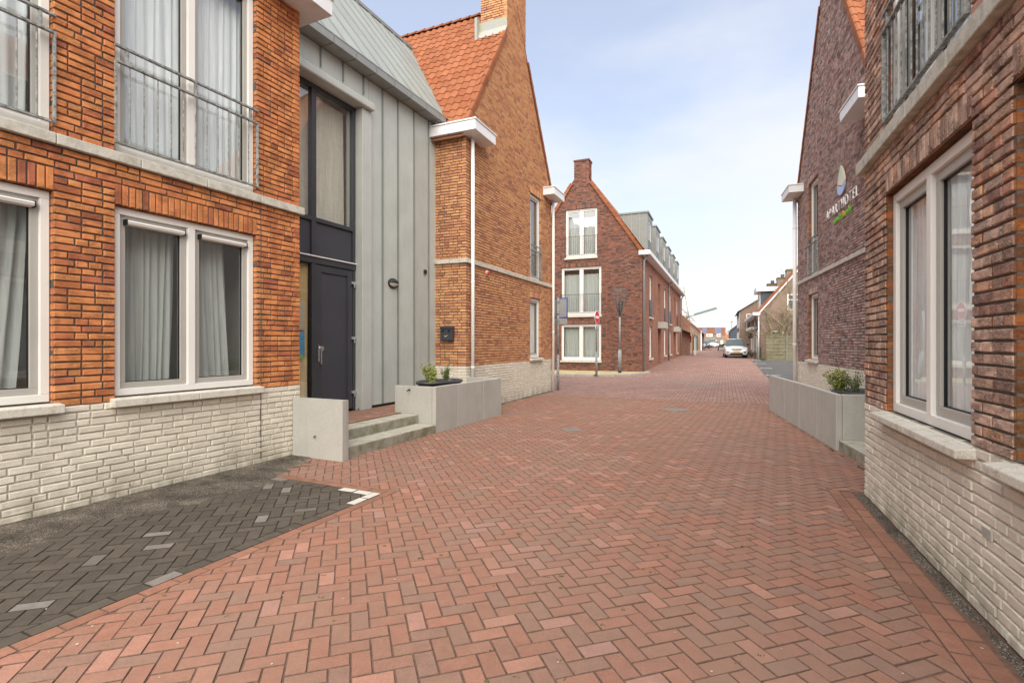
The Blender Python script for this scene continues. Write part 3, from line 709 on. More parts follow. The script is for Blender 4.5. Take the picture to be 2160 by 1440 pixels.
# grit blown against the walls
def grit(fr, x0, x1, y0, y1, prof, st=.03, name='grit'):
    mb = MB(); nx = int((x1-x0)/st); ny = int((y1-y0)/st); vs = []; fs = []
    for j in range(ny+1):
        for i in range(nx+1):
            x = x0+i*st; y = y0+j*st
            h = prof(x, y)+.008*mnoise.noise(Vector((x*4, y*4, 1)))+.004*mnoise.noise(Vector((x*17, y*17, 5)))+random.uniform(-.0012, .0012)
            vs.append(fr.w(x, y, h))
    for j in range(ny):
        for i in range(nx): a = j*(nx+1)+i; fs.append((a, a+1, a+nx+2, a+nx+1))
    mb.mesh(vs, fs); return stuff(mb.build(name, 'grit', None, True))
def prof_l(x, y):
    w = 1.0+.45*mnoise.noise(Vector((y*.9, 3, 0)))
    k = max(0, 1-x/w); return -.009+.020*min(1, k*1.9)**1.1 - .012*max(0, (y+.9)/.8 if x > .35 else 0)
tag_g = grit(L, .012, 1.5, -5.6, -.12, prof_l); tag_g['label'] = 'black wind-blown grit piled along the white plinth wall'; tag_g['category'] = 'grit'
tg2 = grit(R, -.14, -.012, -4.4, .0, lambda x, y: -.012+.02*max(0, 1+x/.13), .02); tg2['label'] = 'dark gravel strip along the foot of the right white plinth'; tg2['category'] = 'grit'
tg3 = grit(B, .012, .35, .1, 5.6, lambda x, y: -.012+.018*max(0, 1-x/.28), .04); tg3['label'] = 'dust and grit along the foot of the gable wall'; tg3['category'] = 'grit'
tg4 = grit(PR, -.2, -.012, -2.0, 4.8, lambda x, y: -.012+.017*max(0, 1+x/.16), .04); tg4['label'] = 'grit along the foot of the long concrete planter'; tg4['category'] = 'grit'
# crumbs and moss in the joints
mb = MB()
for k in range(170):
    y = random.uniform(1.6, 9)**1.0; x = random.uniform(-1, 1)*y*.95
    if R.inv(x, y)[0] > -.05 or L.inv(x, y)[0] < .1: continue
    s_ = random.uniform(.003, .009); a = random.random()*6; z = .0035
    mb.face([(x+s_*math.cos(a+t)*random.uniform(.5, 1.2), y+s_*math.sin(a+t)*random.uniform(.5, 1.2), z+random.uniform(0, .003)) for t in (0, 1.4, 3, 4.6)])
o = stuff(mb.build('leaf_crumbs', 'paper')); o['label'] = 'pale crumbs and dry leaf bits scattered on the paving'; o['category'] = 'litter'
mb = MB()
for k in range(60):
    y = random.uniform(1.7, 4.5); x = random.uniform(-.9, .5)*y
    if R.inv(x, y)[0] > -.4 or (L.inv(x, y)[0] < BX+.1 and L.inv(x, y)[1] < -1): continue
    for j in range(random.randint(4, 12)):
        a = random.random()*6; px, py = x+random.gauss(0, .009), y+random.gauss(0, .006); s_ = random.uniform(.003, .006)
        mb.face([(px-s_, py, -.002), (px+s_, py, -.002), (px+s_*.5+.003*math.cos(a), py+.004*math.sin(a), .004+s_)])
o = stuff(mb.build('joint_moss', 'moss')); o['label'] = 'tiny moss tufts growing in the paving joints'; o['category'] = 'moss'
# drain and valve covers set in the paving
def cover(x, y, lx, ly, ang, label, slots=6):
    e = bpy.data.objects.new('drain_cover', None); COL.objects.link(e); e.location = (x, y, gz(y)+.004); e.rotation_euler = (0, 0, R_(ang)); tag(e, label, 'drain cover', 'covers set in the street')
    mb = MB(); mb.box(-lx/2, lx/2, -ly/2, ly/2, -.01, .004); bevel(mb.build('rim', 'cover', e), .003)
    for k in range(slots):
        m2 = MB(); a = -lx/2+.03+(lx-.06)*k/slots; m2.box(a, a+(lx-.06)/slots*.55, -ly/2+.03, ly/2-.03, .005, .008); m2.build('slot', 'concrete_dark', e)
cover(7.1, 19.2, .95, .55, -22, 'wide drain grate in the far crossing beside a second grate', 12)
cover(6.7, 20.7, .9, .5, -22, 'drain grate in the crossing nearest the long red building', 12)
cover(3.77, 11.8, .55, .5, 20, 'square cover in mid-street between the two planters', 5)
cover(1.05, 9.08, .35, .3, 20, 'small valve cover in the paving before the left planter', 4)
# yellow pavement by the long building with its kerb
kp = [(1.1, -3.9), (-.3, -3.75), (-1.8, -3.6)]
sw = MB(); pts = [(0.3, -.0), (.02, -.8), (-.35, -1.8), (-.9, -2.6), (-1.7, -3.05), (-3, -3.25), (-9, -4.3), (-16, -5.6), (-16, 1), (.3, 1)]
def cpt(p, z): w = C.w(*p); return (w[0], w[1], z)
sw.face([cpt(p, .1) for p in pts]); o = struct(sw.build('pavement', 'paver_yellow'))
for (a, b) in zip(pts[:7], pts[1:8]):
    n = max(1, round(math.dist(a, b)/.95))
    for k in range(n):
        p = [a[i]+(b[i]-a[i])*k/n for i in (0, 1)]; q = [a[i]+(b[i]-a[i])*(k+.985)/n for i in (0, 1)]
        d = Vector((q[0]-p[0], q[1]-p[1])).normalized(); nn = (d.y*-1*-1, -d.x) ; nn = (-d.y, d.x)
        if (C.w(p[0]+nn[0], p[1]+nn[1])[1]) > C.w(*p)[1]: nn = (-nn[0], -nn[1])
        mb = MB(); vs = []
        for (u, off) in ((p, 0), (q, 0), (q, .14), (p, .14)):
            w = C.w(u[0]+nn[0]*off, u[1]+nn[1]*off); vs.append((w[0], w[1]))
        mb.mesh([(x, y, -.01) for x, y in vs]+[(x, y, .105) for x, y in vs], [(0,3,2,1),(4,5,6,7),(0,1,5,4),(1,2,6,5),(2,3,7,6),(3,0,4,7)])
        bevel(mb.build('kerb_stone', 'kerb', o), .01)
# dark bay on the far right with white corner marks
mb = MB(); q = [(4.6, 21), (9.2, 21), (9.2, 34.5), (4.6, 34.5)]
fb = list(range(24, 43))
for a in fb:
    f = [(1.75, a), (10.5, a), (10.5, a+1), (1.75, a+1)]; mb.face([(x, y, gz(W.w(x, y)[1])+.004) for x, y in f])
farbay = struct(W.put(mb.build('far_parking_bay', 'bay_far')))
for (x, y) in ((1.8, 41.5), (1.8, 36.8), (1.8, 32.0), (1.8, 27.2)):
    for (dx, dy, lx, ly) in ((0, 0, .12, .6), (.13, 0, .5, .12)):
        m2 = MB(); z = gz(W.w(x, y)[1])+.006; m2.box(x+dx, x+dx+lx, y+dy, y+dy+ly, z-.02, z+.004); m2.build('white_mark', 'paver_white', farbay)

# ------------------------------------------------------------------ near left block (orange brick)
bsA = BrickSet(L)
A = L.thing('brick_apartment_block', 'orange brick apartment block with white plinth, paired windows and stone band', 'building')
pa = Plane((0, 0), (0, 1), (1, 0))
ZP, ZB0, ZB1 = .955, 3.31, 3.412
AW = [(-4.37, -2.775), (-2.28, -.685)]
lowA = [(a, b, 1.0, 2.90) for a, b in AW]; upA = [(a, b, 3.412, 5.95) for a, b in AW]
solA = [(a, b, 2.90, 3.085) for a, b in AW]
wallA = wall_core(pa, A, 'wall', -6.4, 0, -.3, 6.6, lowA+upA, ['mortar_dark', 'mortar_white'], split=ZP)
lay(bsA, pa, -6.3, 0, 0.0, ZP, [], 'w', .068, proud=.006)
lay(bsA, pa, -6.3, 0, ZP, ZB0, lowA+solA, 'a', .067)
lay(bsA, pa, -6.3, 0, ZB1, 6.55, upA, 'a', .067)
for a, b in AW: soldiers(bsA, pa, a, b, 2.905, .197, 'a')
par = Plane((0, 0), (-1, 0), (0, 1))     # far return of the block, towards the entrance
wall_core(par, wallA, 'return_wall', 0, .95, -.3, 6.6, [], ['mortar_dark', 'mortar_white'], split=ZP)
lay(bsA, par, .006, .95, 0, ZP, [], 'w', .068); lay(bsA, par, .006, .95, ZP, 6.5, [], 'a', .067)
bsA.finish(wallA, {'a': 'brick_orange', 'w': 'brick_white'})
stones(pa, A, 'band_stone', -6.3, .05, ZB0+.003, ZB1, -.02, .052, 9, 'stone')
for a, b in AW:
    window(pa, A, a, b, 1.0, 2.90, -.055, 2, vent=True)
    stones(pa, A, 'window_sill', a-.05, b+.055, .905, .997, -.05, .085, 2, 'sill', slope=.018, bev=.006)
    window(pa, A, a, b, 3.42, 5.95, -.055, 2, bot=.09, sw=.05)
    railing(pa, A, a-.01, b+.01, 3.505, 4.48, 4.325, .012, .133)
mb = MB(); pa.box(mb, -.631, -.624, 0, 3.3, -.002, .0095); mb.build('movement_joint', 'mortar_dark', A)
canopy(A, -.9, .36, -.78, .25)
# roof of the block, out of view, kept low for more sky light
mb = MB(); mb.face([(.2, -6.5, 6.55), (.2, .1, 6.55), (-4, .1, 9.2), (-4, -6.5, 9.2)]); mb.face([(-8, -6.5, 6.55), (-8, .1, 6.55), (-4, .1, 9.2), (-4, -6.5, 9.2)])
mb.box(-7, -.33, -6.4, -6.3, -.3, 6.6, 1); mb.box(-7, -.95, -.1, -.011, -.3, 6.6, 1)
mb.build('roof', ['tile_far', 'brick_backup'], A)
# curtains
tc = -.30
curtain(L, pa, -2.22, -1.53, 1.03, 2.88, tc, 'grey sheer curtain in the left light of the lower window beside the zinc entrance', 9, .026, .05, 'curtain_grey')
curtain(L, pa, -1.47, -.93, 1.03, 2.88, tc, 'grey sheer curtain drawn slanting in the light nearest the zinc entrance', 7, .026, -.10, 'curtain_grey')
curtain(L, pa, -4.3, -2.83, 1.03, 2.88, tc, 'grey sheer curtain behind the cut-off lower window of the orange block', 13, .022, .12, 'curtain_grey')
curtain(L, pa, -2.24, -.72, 3.45, 5.9, tc+.04, 'full-length white net curtain behind the railed window beside the zinc entrance', 17, .018)
curtain(L, pa, -4.3, -2.83, 3.45, 5.9, tc+.04, 'white net curtain behind the cut-off railed upper window', 12, .022)

# ------------------------------------------------------------------ zinc entrance
Z = L.thing('zinc_entrance', 'grey standing-seam zinc entrance block with tall dark glazed door front', 'entrance block')
zx = -.8; pz = Plane((zx, 0), (0, 1), (1, 0)); LZ = .31
seams = [2.36, 2.74, 3.22, 3.765, 4.31, 4.62]
zt = 6.46
def zpanel(y0, y1, z0, z1, t=0.0):
    mb = MB(); pz.box(mb, y0+.004, y1-.004, z0, z1, t-.02, t, 0, random.random()); bevel(mb.build('zinc_panel', 'zinc', Z), .004)
for a, b in zip(seams, seams[1:]): zpanel(a, b, LZ+.05, zt, random.uniform(-.002, .002))
up_s = [.0, .12, .64, 1.16, 1.68, 2.2, 2.36]
for a, b in zip(up_s, up_s[1:]): zpanel(a, b, 5.98, zt)
for s_ in seams[1:-1]: mb = MB(); pz.box(mb, s_-.011, s_+.011, LZ+.05, zt, .0, .03); bevel(mb.build('standing_seam', 'zinc_seam', Z), .004)
for s_ in up_s[1:-1]: mb = MB(); pz.box(mb, s_-.011, s_+.011, 6.12, zt, .0, .03); bevel(mb.build('standing_seam', 'zinc_seam', Z), .004)
mb = MB(); pz.box(mb, 2.1, 2.36, LZ-.0, 5.83, -.3, .075); bevel(mb.build('portal_post', 'zinc_frame', Z), .008)
mb = MB(); pz.box(mb, .0, 2.36, 5.833, 5.98, -.3, .16); bevel(mb.build('portal_head', 'zinc_frame', Z), .03, 3)
mb = MB()
for k in range(34):
    s_ = .05+k*.068; pz.box(mb, s_, s_+.014, 6.02, 6.09, .0, .009)
stuff(mb.build('vent_slots', 'zinc_frame', Z))
mb = MB(); pz.box(mb, 2.1, 4.62, LZ-.02, LZ+.045, -.03, -.006); pz.box(mb, 0, 4.62, zt, 6.6, -.3, -.02); mb.build('base_gap', 'black', Z)
# dark frame, panels, glazing
mb = MB(); t0, t1 = -.17, -.08
pz.box(mb, .25, 2.095, 5.76, 5.83, t0, t1); pz.box(mb, .25, 2.095, 3.56, 3.63, t0, t1); pz.box(mb, .25, 2.095, 2.86, 2.965, t0, t1+.01)
for a, b in ((1.06, 1.16), (2.03, 2.095)): pz.box(mb, a, b, LZ+.03, 2.86, t0, t1); pz.box(mb, a, b, 2.965, 3.56, t0, t1); pz.box(mb, a, b, 3.63, 5.76, t0, t1)
pz.box(mb, .25, .31, LZ+.03, 5.83, t0, t1-.004)
zf = bevel(mb.build('entrance_frame', 'anthracite', Z), .004)
mb = MB(); pz.box(mb, .25, 2.12, 2.967, 2.985, -.075, -.045); mb.build('drip_ledge', 'pipe_white', zf)
for a, b in ((.32, 1.055), (1.165, 2.025)):
    mb = MB(); pz.box(mb, a, b, 2.97, 3.555, -.15, -.115); bevel(mb.build('infill_panel', 'anthracite_panel', zf), .003)
    mb = MB(); pz.quad(mb, a, b, 3.635, 5.755, -.12); mb.build('pane', 'glass_strong', zf)
mb = MB(); pz.quad(mb, .32, 1.055, LZ+.04, 2.855, -.12); mb.build('pane', 'glass_strong', zf)
mb = MB(); frame_ring(pz, mb, .33, 1.05, LZ+.05, 2.85, -.14, -.085, .012); mb.build('side_light_sash', 'black', zf)
d = MB(); frame_ring(pz, d, 1.167, 2.022, LZ+.04, 2.85, -.155, -.09, .12, .2); door = bevel(d.build('door', 'anthracite', Z), .005)
d = MB(); pz.box(d, 1.286, 1.905, LZ+.24, 2.73, -.15, -.112); bevel(d.build('door_panel', 'anthracite_panel', door), .004)
d = MB(); pz.box(d, 1.2, 1.235, 1.22, 1.50, -.089, -.078); d.tube([pz.p(1.217, 1.30, -.075), pz.p(1.217, 1.30, -.03)], .011, 8); pz.box(d, 1.205, 1.23, 1.18, 1.46, -.04, -.02); bevel(d.build('door_handle', 'steel', door), .004)
d = MB(); d.tube([pz.p(1.27, 1.445, -.089), pz.p(1.27, 1.445, -.06)], .042, 16); d.build('lock_rose', 'steel', door, False)
for z in (.62, 1.6, 2.6):
    d = MB(); pz.box(d, 1.975, 2.10, z, z+.05, -.089, -.055); d.tube([pz.p(2.05, z-.06, -.06), pz.p(2.05, z+.02, -.06)], .016, 8); bevel(d.build('hinge', 'steel', door), .003)
room_box(pz, Z, .2, 2.1, LZ+.05, 5.8, -.1, 2.2)
curtain(L, pz, .33, 1.05, LZ+.06, 2.83, -.17, 'added ochre cloth standing in for warm reflected light in the entrance side light', 3, .012, 0, 'drape')  # added cloth; its ochre stands in for warm light in the pane
curtain(L, pz, .33, 2.02, 3.66, 5.74, -.30, 'pale blind cloth behind the tall upper entrance window', 4, .006, 0, 'blind')
for nm, z0, z1, m_, lb in (('paper_notice', 1.75, 2.22, 'paper', 'framed paper notice behind the entrance side light'), ('poster', 1.33, 1.72, 'poster_blue', 'blue poster with green foot behind the entrance side light')):
    mb = MB(); pz.box(mb, .62, .955, z0, z1, -.135, -.128, 0)
    if nm == 'poster': pz.box(mb, .62, .955, z0-.05, z0-.001, -.135, -.128, 1)
    o = L.put(mb.build(nm, [m_, 'poster_green'])); tag(o, lb, 'poster')
# gutter and roof
mb = MB(); mb.box(zx-.02, zx+.27, .02, 4.62, 6.47, 6.60); mb.box(zx+.22, zx+.275, .02, 4.75, 6.60, 6.625)
gt = bevel(mb.build('gutter', 'zinc_dark', Z), .006)
for k in range(9): m2 = MB(); y = .12+k*.53; m2.box(zx-.025, zx+.277, y, y+.022, 6.464, 6.604); m2.build('gutter_bracket', 'zinc_seam', gt)
pipe(Z, [(zx+.08, 4.52, 6.47), (zx+.08, 4.52, 6.33)], .035, 'pipe_white', name='gutter_outlet')
X0, ZZ0, X1, ZZ1 = zx+.2, 6.61, -3.1, 9.92
def valley(z): return 4.63+(z-6.42)/1.49
mb = MB(); n_ = (ZZ1-ZZ0, 0, X0-X1); ln = math.hypot(n_[0], n_[2]); n_ = (n_[0]/ln, n_[2]/ln)
def zr(x, off=0): return ZZ0+(X0-x)/(X0-X1)*(ZZ1-ZZ0)
ky = [-2.2+.48*k for k in range(20)]
for a, b in zip(ky, ky[1:]):
    # strip a..b from the gutter (or valley) to the top edge
    poly = [(a, 0), (b, 0), (b, 1), (a, 1)]                       # (y, v) with v along slope
    hgt = ZZ1-ZZ0
    poly = clip(poly, 1, -(hgt/1.49), 4.63+(ZZ0-6.42)/1.49)       # y <= valley
    poly = clip(poly, -1, -(hgt/1.49), (ZZ0-6.4)/1.49+.15) if len(poly) > 2 else poly
    if len(poly) < 3 or area(poly) < .004: continue
    m2 = MB(); vs = [(X0+(X1-X0)*v, y, ZZ0+hgt*v) for y, v in poly]; m2.face(vs, 0, random.random())
    pn = m2.build('roof_sheet', 'zinc_roof', Z)
    vs_ = [v for y, v in poly if abs(y-b) < 1e-6]
    if len(vs_) >= 2:
        v0, v1 = min(vs_), max(vs_); m2 = MB(); e = .028
        A_ = [(X0+(X1-X0)*v+n_[0]*o_, b+s_, ZZ0+hgt*v+n_[1]*o_) for v in (v0, v1) for (s_, o_) in ((-.007, 0), (.007, 0), (.007, e), (-.007, e))]
        m2.mesh(A_, [(0, 1, 5, 4), (1, 2, 6, 5), (2, 3, 7, 6), (3, 0, 4, 7), (0, 3, 2, 1), (4, 5, 6, 7)]); m2.build('roof_seam', 'zinc_seam', pn)
mb = MB(); mb.box(X1-.12, X1+.05, -2.6, valley(ZZ1)+.05, ZZ1-.02, ZZ1+.06); mb.box(X1-3, X1-.12, -2.6, valley(ZZ1)+.05, ZZ1-.02, ZZ1+.02); mb.build('roof_edge_trim', 'zinc_dark', Z)
# ------------------------------------------------------------------ gable houses
def gable_house(fr, T, sg, y0, y1, ze, k, lows, ups, zp, zb0, zb1, matmap, mort, ch, ends=False, tiles=True, tskip=None, sol=.175, course=.064, ret=.8, proud=.004, ncol=22):
    pl = Plane((0, 0), (0, 1), (sg, 0)); ym = (y0+y1)/2; za = ze+k*(ym-y0); bs = BrickSet(fr)
    c0, c1, zc = ch
    def lim(z):
        d = max(0, (z-ze)/k); return (min(y0+d, c0) if z > ze+1 else y0+d, max(y1-d, c1) if z > ze+1 else y1-d)
    holes = lows+ups; solh = [(a, b, d, d+sol+.01) for a, b, c, d in holes]
    wl = wall_core(pl, T, 'wall', y0, y1, -.3, za, holes, [mort, 'mortar_white'], split=zp, gable=[(-k, 1, ze-k*y0), (k, 1, ze+k*y1)])
    lay(bs, pl, y0, y1, 0, zp, [], 'w', course, proud=.005)
    lay(bs, pl, y0, y1, zp, zb0, holes+solh, 'a', course); lay(bs, pl, y0, y1, zb1, zc, holes+solh, 'a', course, limits=lim)
    for a, b, c, d in holes: soldiers(bs, pl, a, b, d+.004, sol, 'a')
    pr = Plane((0, y0), (-sg, 0), (0, -1))                       # near return
    wall_core(pr, wl, 'return_wall', 0, ret, -.3, ze, [], [mort, 'mortar_white'], split=zp)
    lay(bs, pr, .006, ret, 0, zp, [], 'w', course); lay(bs, pr, .006, ret, zp, zb0, [], 'a', course); lay(bs, pr, .006, ret, zb1, ze-.2, [], 'a', course)
    pf = Plane((0, y1), (-sg, 0), (0, 1)); wall_core(pf, wl, 'return_wall', 0, 6.5, -.3, ze, [], ['brick_c_side' if ends else 'brick_backup', 'mortar_white'], split=zp)
    # chimney
    mb = MB(); x0, x1 = sorted((-.01*sg, -.76*sg)); mb.box(x0, x1, c0+.01, c1-.01, ze+1.5, zc-.01); cm = mb.build('chimney', mort, T)
    pc = Plane((0, c0), (-sg, 0), (0, -1)); lay(bs, pc, .006, .77, ze+k*(c0-y0)-.3, zc, [], 'a', course)
    mb = MB(); x0, x1 = sorted((.03*sg, -.8*sg)); mb.box(x0, x1, c0-.03, c1+.03, zc, zc+.1); bevel(mb.build('chimney_cap', 'stone', cm), .01)
    bs.finish(wl, matmap, ends=ends)
    # stone band
    for nm, P_, a, b in (('f', pl, y0-.05, y1+.02), ('r', pr, .002, ret)):
        stones(P_, T, 'band_stone', a, b, zb0+.003, zb1, -.02, .05, max(2, round((b-a)/.62)), 'stone')
    # roof: boarding, tiles, ridge, verges
    up = Vector((0, 1, k)).normalized(); upb = Vector((0, -1, k)).normalized(); dep = 7.0
    xs = sorted((.02*sg, -dep*sg)); mb = MB()
    mb.face([(xs[0], y0-.2, ze-.2*k+.0), (xs[1], y0-.2, ze-.2*k), (xs[1], ym, za), (xs[0], ym, za)]); mb.face([(xs[0], y1+.2, ze-.2*k), (xs[1], y1+.2, ze-.2*k), (xs[1], ym, za), (xs[0], ym, za)])
    rf = mb.build('roof', 'tile_far', T)
    n = int((ym-y0+.15)*math.sqrt(1+k*k)/.33)
    if tiles:
        og = (-.02*sg-.0, y0-.12, ze-.12*k+.03)
        tile_roof(fr, rf, og, (-sg, 0, 0), up, int(ncol*1.2), int(n*1.2), .205, .279, skip=tskip)
        for j in range(24):
            x = -sg*(.80+j*.3); mb = MB(); A_ = []
            for xx, r_ in ((x, .115), (x-sg*.31, .095)):
                for q in range(7): t = math.pi*q/6; A_.append((xx, ym+r_*1.05*math.cos(t), za-.02+r_*math.sin(t)))
            mb.mesh(A_, [(q, q+1, 8+q, 7+q) for q in range(6)]+[tuple(range(7))], 0, random.random()); mb.build('ridge_tile', 'tile', rf, True)
    for (u_, yy, sgn) in ((up, y0-.12, 1), (upb, y1+.12, -1)):
        for j in range(n):
            a = Vector((0, yy, ze-.12*k))+u_*(j*.335); b = a+u_*.36
            if (sgn > 0 and b.y > c0+.02) or (sgn < 0 and b.y < c1-.02): break
            nn = Vector((0, -k*sgn, 1)).normalized(); mb = MB(); ring = [(-.09, .055), (-.05, .085), (.0, .09), (.035, .07), (.045, .03), (.045, -.07), (.03, -.07), (.03, .03), (-.09, .03)]
            A_ = [tuple(p+nn*(h+e)+Vector((sg*x, 0, 0))) for p, e in ((a, .012), (b, -.006)) for x, h in ring]; m_ = len(ring)
            mb.mesh(A_, [(q, (q+1) % m_, m_+(q+1) % m_, m_+q) for q in range(m_)]+[tuple(range(m_)), tuple(range(m_, 2*m_))], 0, random.random()); mb.build('verge_tile', 'tile', rf)
    return pl, wl, rf, za
H = B.thing('gable_house', 'ochre brick gable house with orange pantiles, chimney and white corner gutters', 'house')
lowB = [(3.86, 4.73, 1.10, 2.87)]; upB = [(3.86, 4.76, 3.42, 5.92)]
def tskip(c): return c.x < -.78 and c.z < zr(c.x-.05)-.5
pb, wallB, roofB, zaB = gable_house(B, H, 1, 0, 5.73, 6.35, 1.52, lowB, upB, 1.02, 3.31, 3.41, {'a': 'brick_ochre', 'w': 'brick_white'}, 'mortar_dark', (2.22, 3.51, 12.6), tskip=tskip)
window(pb, H, *lowB[0], t=-.06, lights=1); window(pb, H, *upB[0], t=-.06, lights=1, glass='glass_strong')
stones(pb, H, 'window_sill', 3.8, 4.82, 1.02, 1.097, -.05, .085, 1, 'sill', slope=.015)
railing(pb, H, 3.85, 4.77, 3.47, 4.42, 4.27, .02, .11)
canopy(H, -.9, .36, -.25, .78); canopy(H, -.9, .36, 4.95, 5.98)
pipe(H, [(.085, .16, 6.12), (.085, .16, .02)], .042, clamps=(1.0, 2.9, 4.9)); pipe(H, [(.085, 5.66, 6.12), (.085, 5.66, .02)], .042, clamps=(1.9, 4.2))
mb = MB(); pcz = 6.35+1.52*2.22
mb.mesh([(.02, 2.20, pcz-.02), (-.85, 2.20, pcz-.02), (-.85, 2.05, pcz-.28), (.02, 2.05, pcz-.28), (-.85, 2.20, pcz+.22), (.0, 2.20, pcz+.22)], [(0, 1, 2, 3), (5, 4, 1, 0)])
mb.box(-.86, -.79, 2.05, 2.25, pcz-.3, pcz+.3); mb.v = [(v[0], v[1]-.012, v[2]+.1) for v in mb.v]; mb.build('lead_flashing', 'lead', roofB)
curtain(B, pb, 3.95, 4.65, 1.13, 2.84, -.17, 'pale blind cloth in the lower window of the ochre gable', 5, .01, 0, 'curtain')
curtain(B, pb, 3.95, 4.68, 3.45, 5.88, -.3, 'dark grey screen cloth in the railed window of the ochre gable', 4, .008, 0, 'drape')
# ---- things on the walls
e = L.thing('wall_lamp', 'oval black wall lamp with frosted glass on the zinc wall', 'lamp')
def ellip(mb, c, rx, ry, rz, m=0, n=14, nz=8, z0=-1, z1=1, xmin=None):
    vs = []; fs = []
    for j in range(nz+1):
        t = math.asin(max(-1, min(1, z0+(z1-z0)*j/nz)))
        for i in range(n): a = 2*math.pi*i/n; vs.append((c[0]+rx*math.cos(t)*math.cos(a), c[1]+ry*math.cos(t)*math.sin(a), c[2]+rz*math.sin(t)))
    for j in range(nz):
        for i in range(n): fs.append((j*n+i, j*n+(i+1) % n, (j+1)*n+(i+1) % n, (j+1)*n+i))
    fs.append(tuple(range(n))[::-1]); fs.append(tuple(nz*n+i for i in range(n)))
    mb.mesh(vs, fs, m)
mb = MB(); ellip(mb, (zx+.012, 3.06, 2.73), .10, .145, .085, z0=.0, z1=1); mb.build('hood', 'plastic', e, True)
mb = MB(); ellip(mb, (zx+.012, 3.06, 2.728), .085, .128, .078, z0=-1, z1=0); mb.build('diffuser', 'lamp_glass', e, True)
mb = MB(); mb.tube([(zx+.001, 3.06, 2.725), (zx+.03, 3.06, 2.725)], .1, 18); mb.v = [(v[0], 3.06+(v[1]-3.06)*1.42, v[2]) for v in mb.v]; mb.build('back_plate', 'plastic', e)
e = L.thing('wall_sensor', 'small black sensor box on the zinc wall by the ochre corner', 'sensor')
mb = MB(); pz.box(mb, 4.13, 4.2, 3.05, 3.14, 0.001, .05); bevel(mb.build('housing', 'plastic', e), .006); mb = MB(); pz.box(mb, 4.145, 4.185, 3.062, 3.085, .05, .056); mb.build('lens', 'black', e)
e = B.thing('ash_bin', 'black wall-mounted ash bin with two square holes on the ochre pier', 'ash bin')
pp = Plane((0, 0), (1, 0), (0, -1)); mb = MB(); pp.box(mb, -.595, -.285, 1.59, 1.9, .008, .12); bevel(mb.build('box', 'anthracite', e), .012, 3)
mb = MB(); pp.box(mb, -.60, -.28, 1.85, 1.905, .005, .135); bevel(mb.build('lid', 'anthracite', e), .01)
for s_ in (-.55, -.39): mb = MB(); pp.box(mb, s_, s_+.055, 1.78, 1.83, .12, .123); mb.build('hole', 'black', e)
mb = MB(); mb.tube([pp.p(-.475, 1.7, .124), pp.p(-.455, 1.675, .124), pp.p(-.405, 1.71, .124)], .005, 5); mb.build('scratch_mark', 'sign_white', e)
e = B.thing('alarm_beacon', 'white and red alarm beacon under the stone band of the ochre gable', 'alarm')
mb = MB(); mb.tube([(.008, 1.0, 3.22), (.05, 1.0, 3.22)], .05, 14); mb.build('base', 'white_frame', e); mb = MB(); ellip(mb, (.05, 1.0, 3.22), .05, .045, .045); mb.build('dome', 'sign_red', e, True)
# ---- steps, side wall, landing, planter on the left
e = L.thing('entrance_steps', 'two mossy concrete steps before the zinc entrance', 'steps')
for x0, x1, z0, z1, js in ((.46, .83, -.05, .15, (.0, 1.22, 2.15)), (.11, .47, -.05, .30, (.0, 1.0, 2.15))):
    for a, b in zip(js, js[1:]):
        mb = MB(); mb.box(x0, x1, a+.004, b-.004, z0, z1); mb.m = [0, 0, 1, 1, 1, 1]; bevel(mb.build('step_stone', ['step', 'step_face'], e), .016, 3)
mb = MB(); mb.box(zx-.3, .11, .0, 4.6, -.1, LZ-.012); ld = struct(L.put(mb.build('entrance_landing', 'bed')))
lp = Pavers()
for poly in herring(0, .0985, .0026, (-14, 8), (-4, 52)):
    q = [(a, b) for a, b in poly]
    for hp in ((1, 0, .105), (-1, 0, .86), (0, 1, 4.55), (0, -1, -.005)): q = clip(q, *hp) if len(q) > 2 else q
    if len(q) > 2 and area(q) > .001: lp.add(q, 'paver')
lp.finish(ld, 'paver', 0, z0=LZ)
e = L.thing('concrete_side_wall', 'upright grey concrete slab wall with a round hole left of the steps', 'low wall')
mb = MB(); ny = 24
# slab with a real hole: ring of faces around a circle at (x=.42, z=.27)
hx, hz, hr = .42, .27, .034
for yy, fl in ((-.13, 0), (-.058, 1)):
    rim = [(hx+hr*math.cos(2*math.pi*k/ny), hz+hr*math.sin(2*math.pi*k/ny)) for k in range(ny)]; outer = []
    for k in range(ny):
        c_, s_ = math.cos(2*math.pi*k/ny), math.sin(2*math.pi*k/ny); t = min(((.90-hx)/c_ if c_ > 0 else (.012-hx)/c_) if abs(c_) > 1e-6 else 9, ((.79-hz)/s_ if s_ > 0 else (-.05-hz)/s_) if abs(s_) > 1e-6 else 9)
        outer.append((hx+c_*t, hz+s_*t))
    for k in range(ny):
        m_ = (k+1) % ny; a, b, c_, d_ = rim[k], rim[m_], outer[m_], outer[k]; q = [a, b, c_, d_]
        f = [(p[0], yy, p[1]) for p in q]; mb.face(f if not fl else f[::-1])
        if abs(c_[0]-d_[0]) > .001 and abs(c_[1]-d_[1]) > .001:     # corner triangle
            cn = (max(c_[0], d_[0]) if c_[0] > hx and d_[0] > hx else min(c_[0], d_[0]), max(c_[1], d_[1]) if c_[1] > hz else min(c_[1], d_[1])); mb.face([(d_[0], yy, d_[1]), (c_[0], yy, c_[1]), (cn[0], yy, cn[1])])
        if not fl:
            mb.face([(a[0], -.13, a[1]), (b[0], -.13, b[1]), (b[0], -.09, b[1]), (a[0], -.09, a[1])])
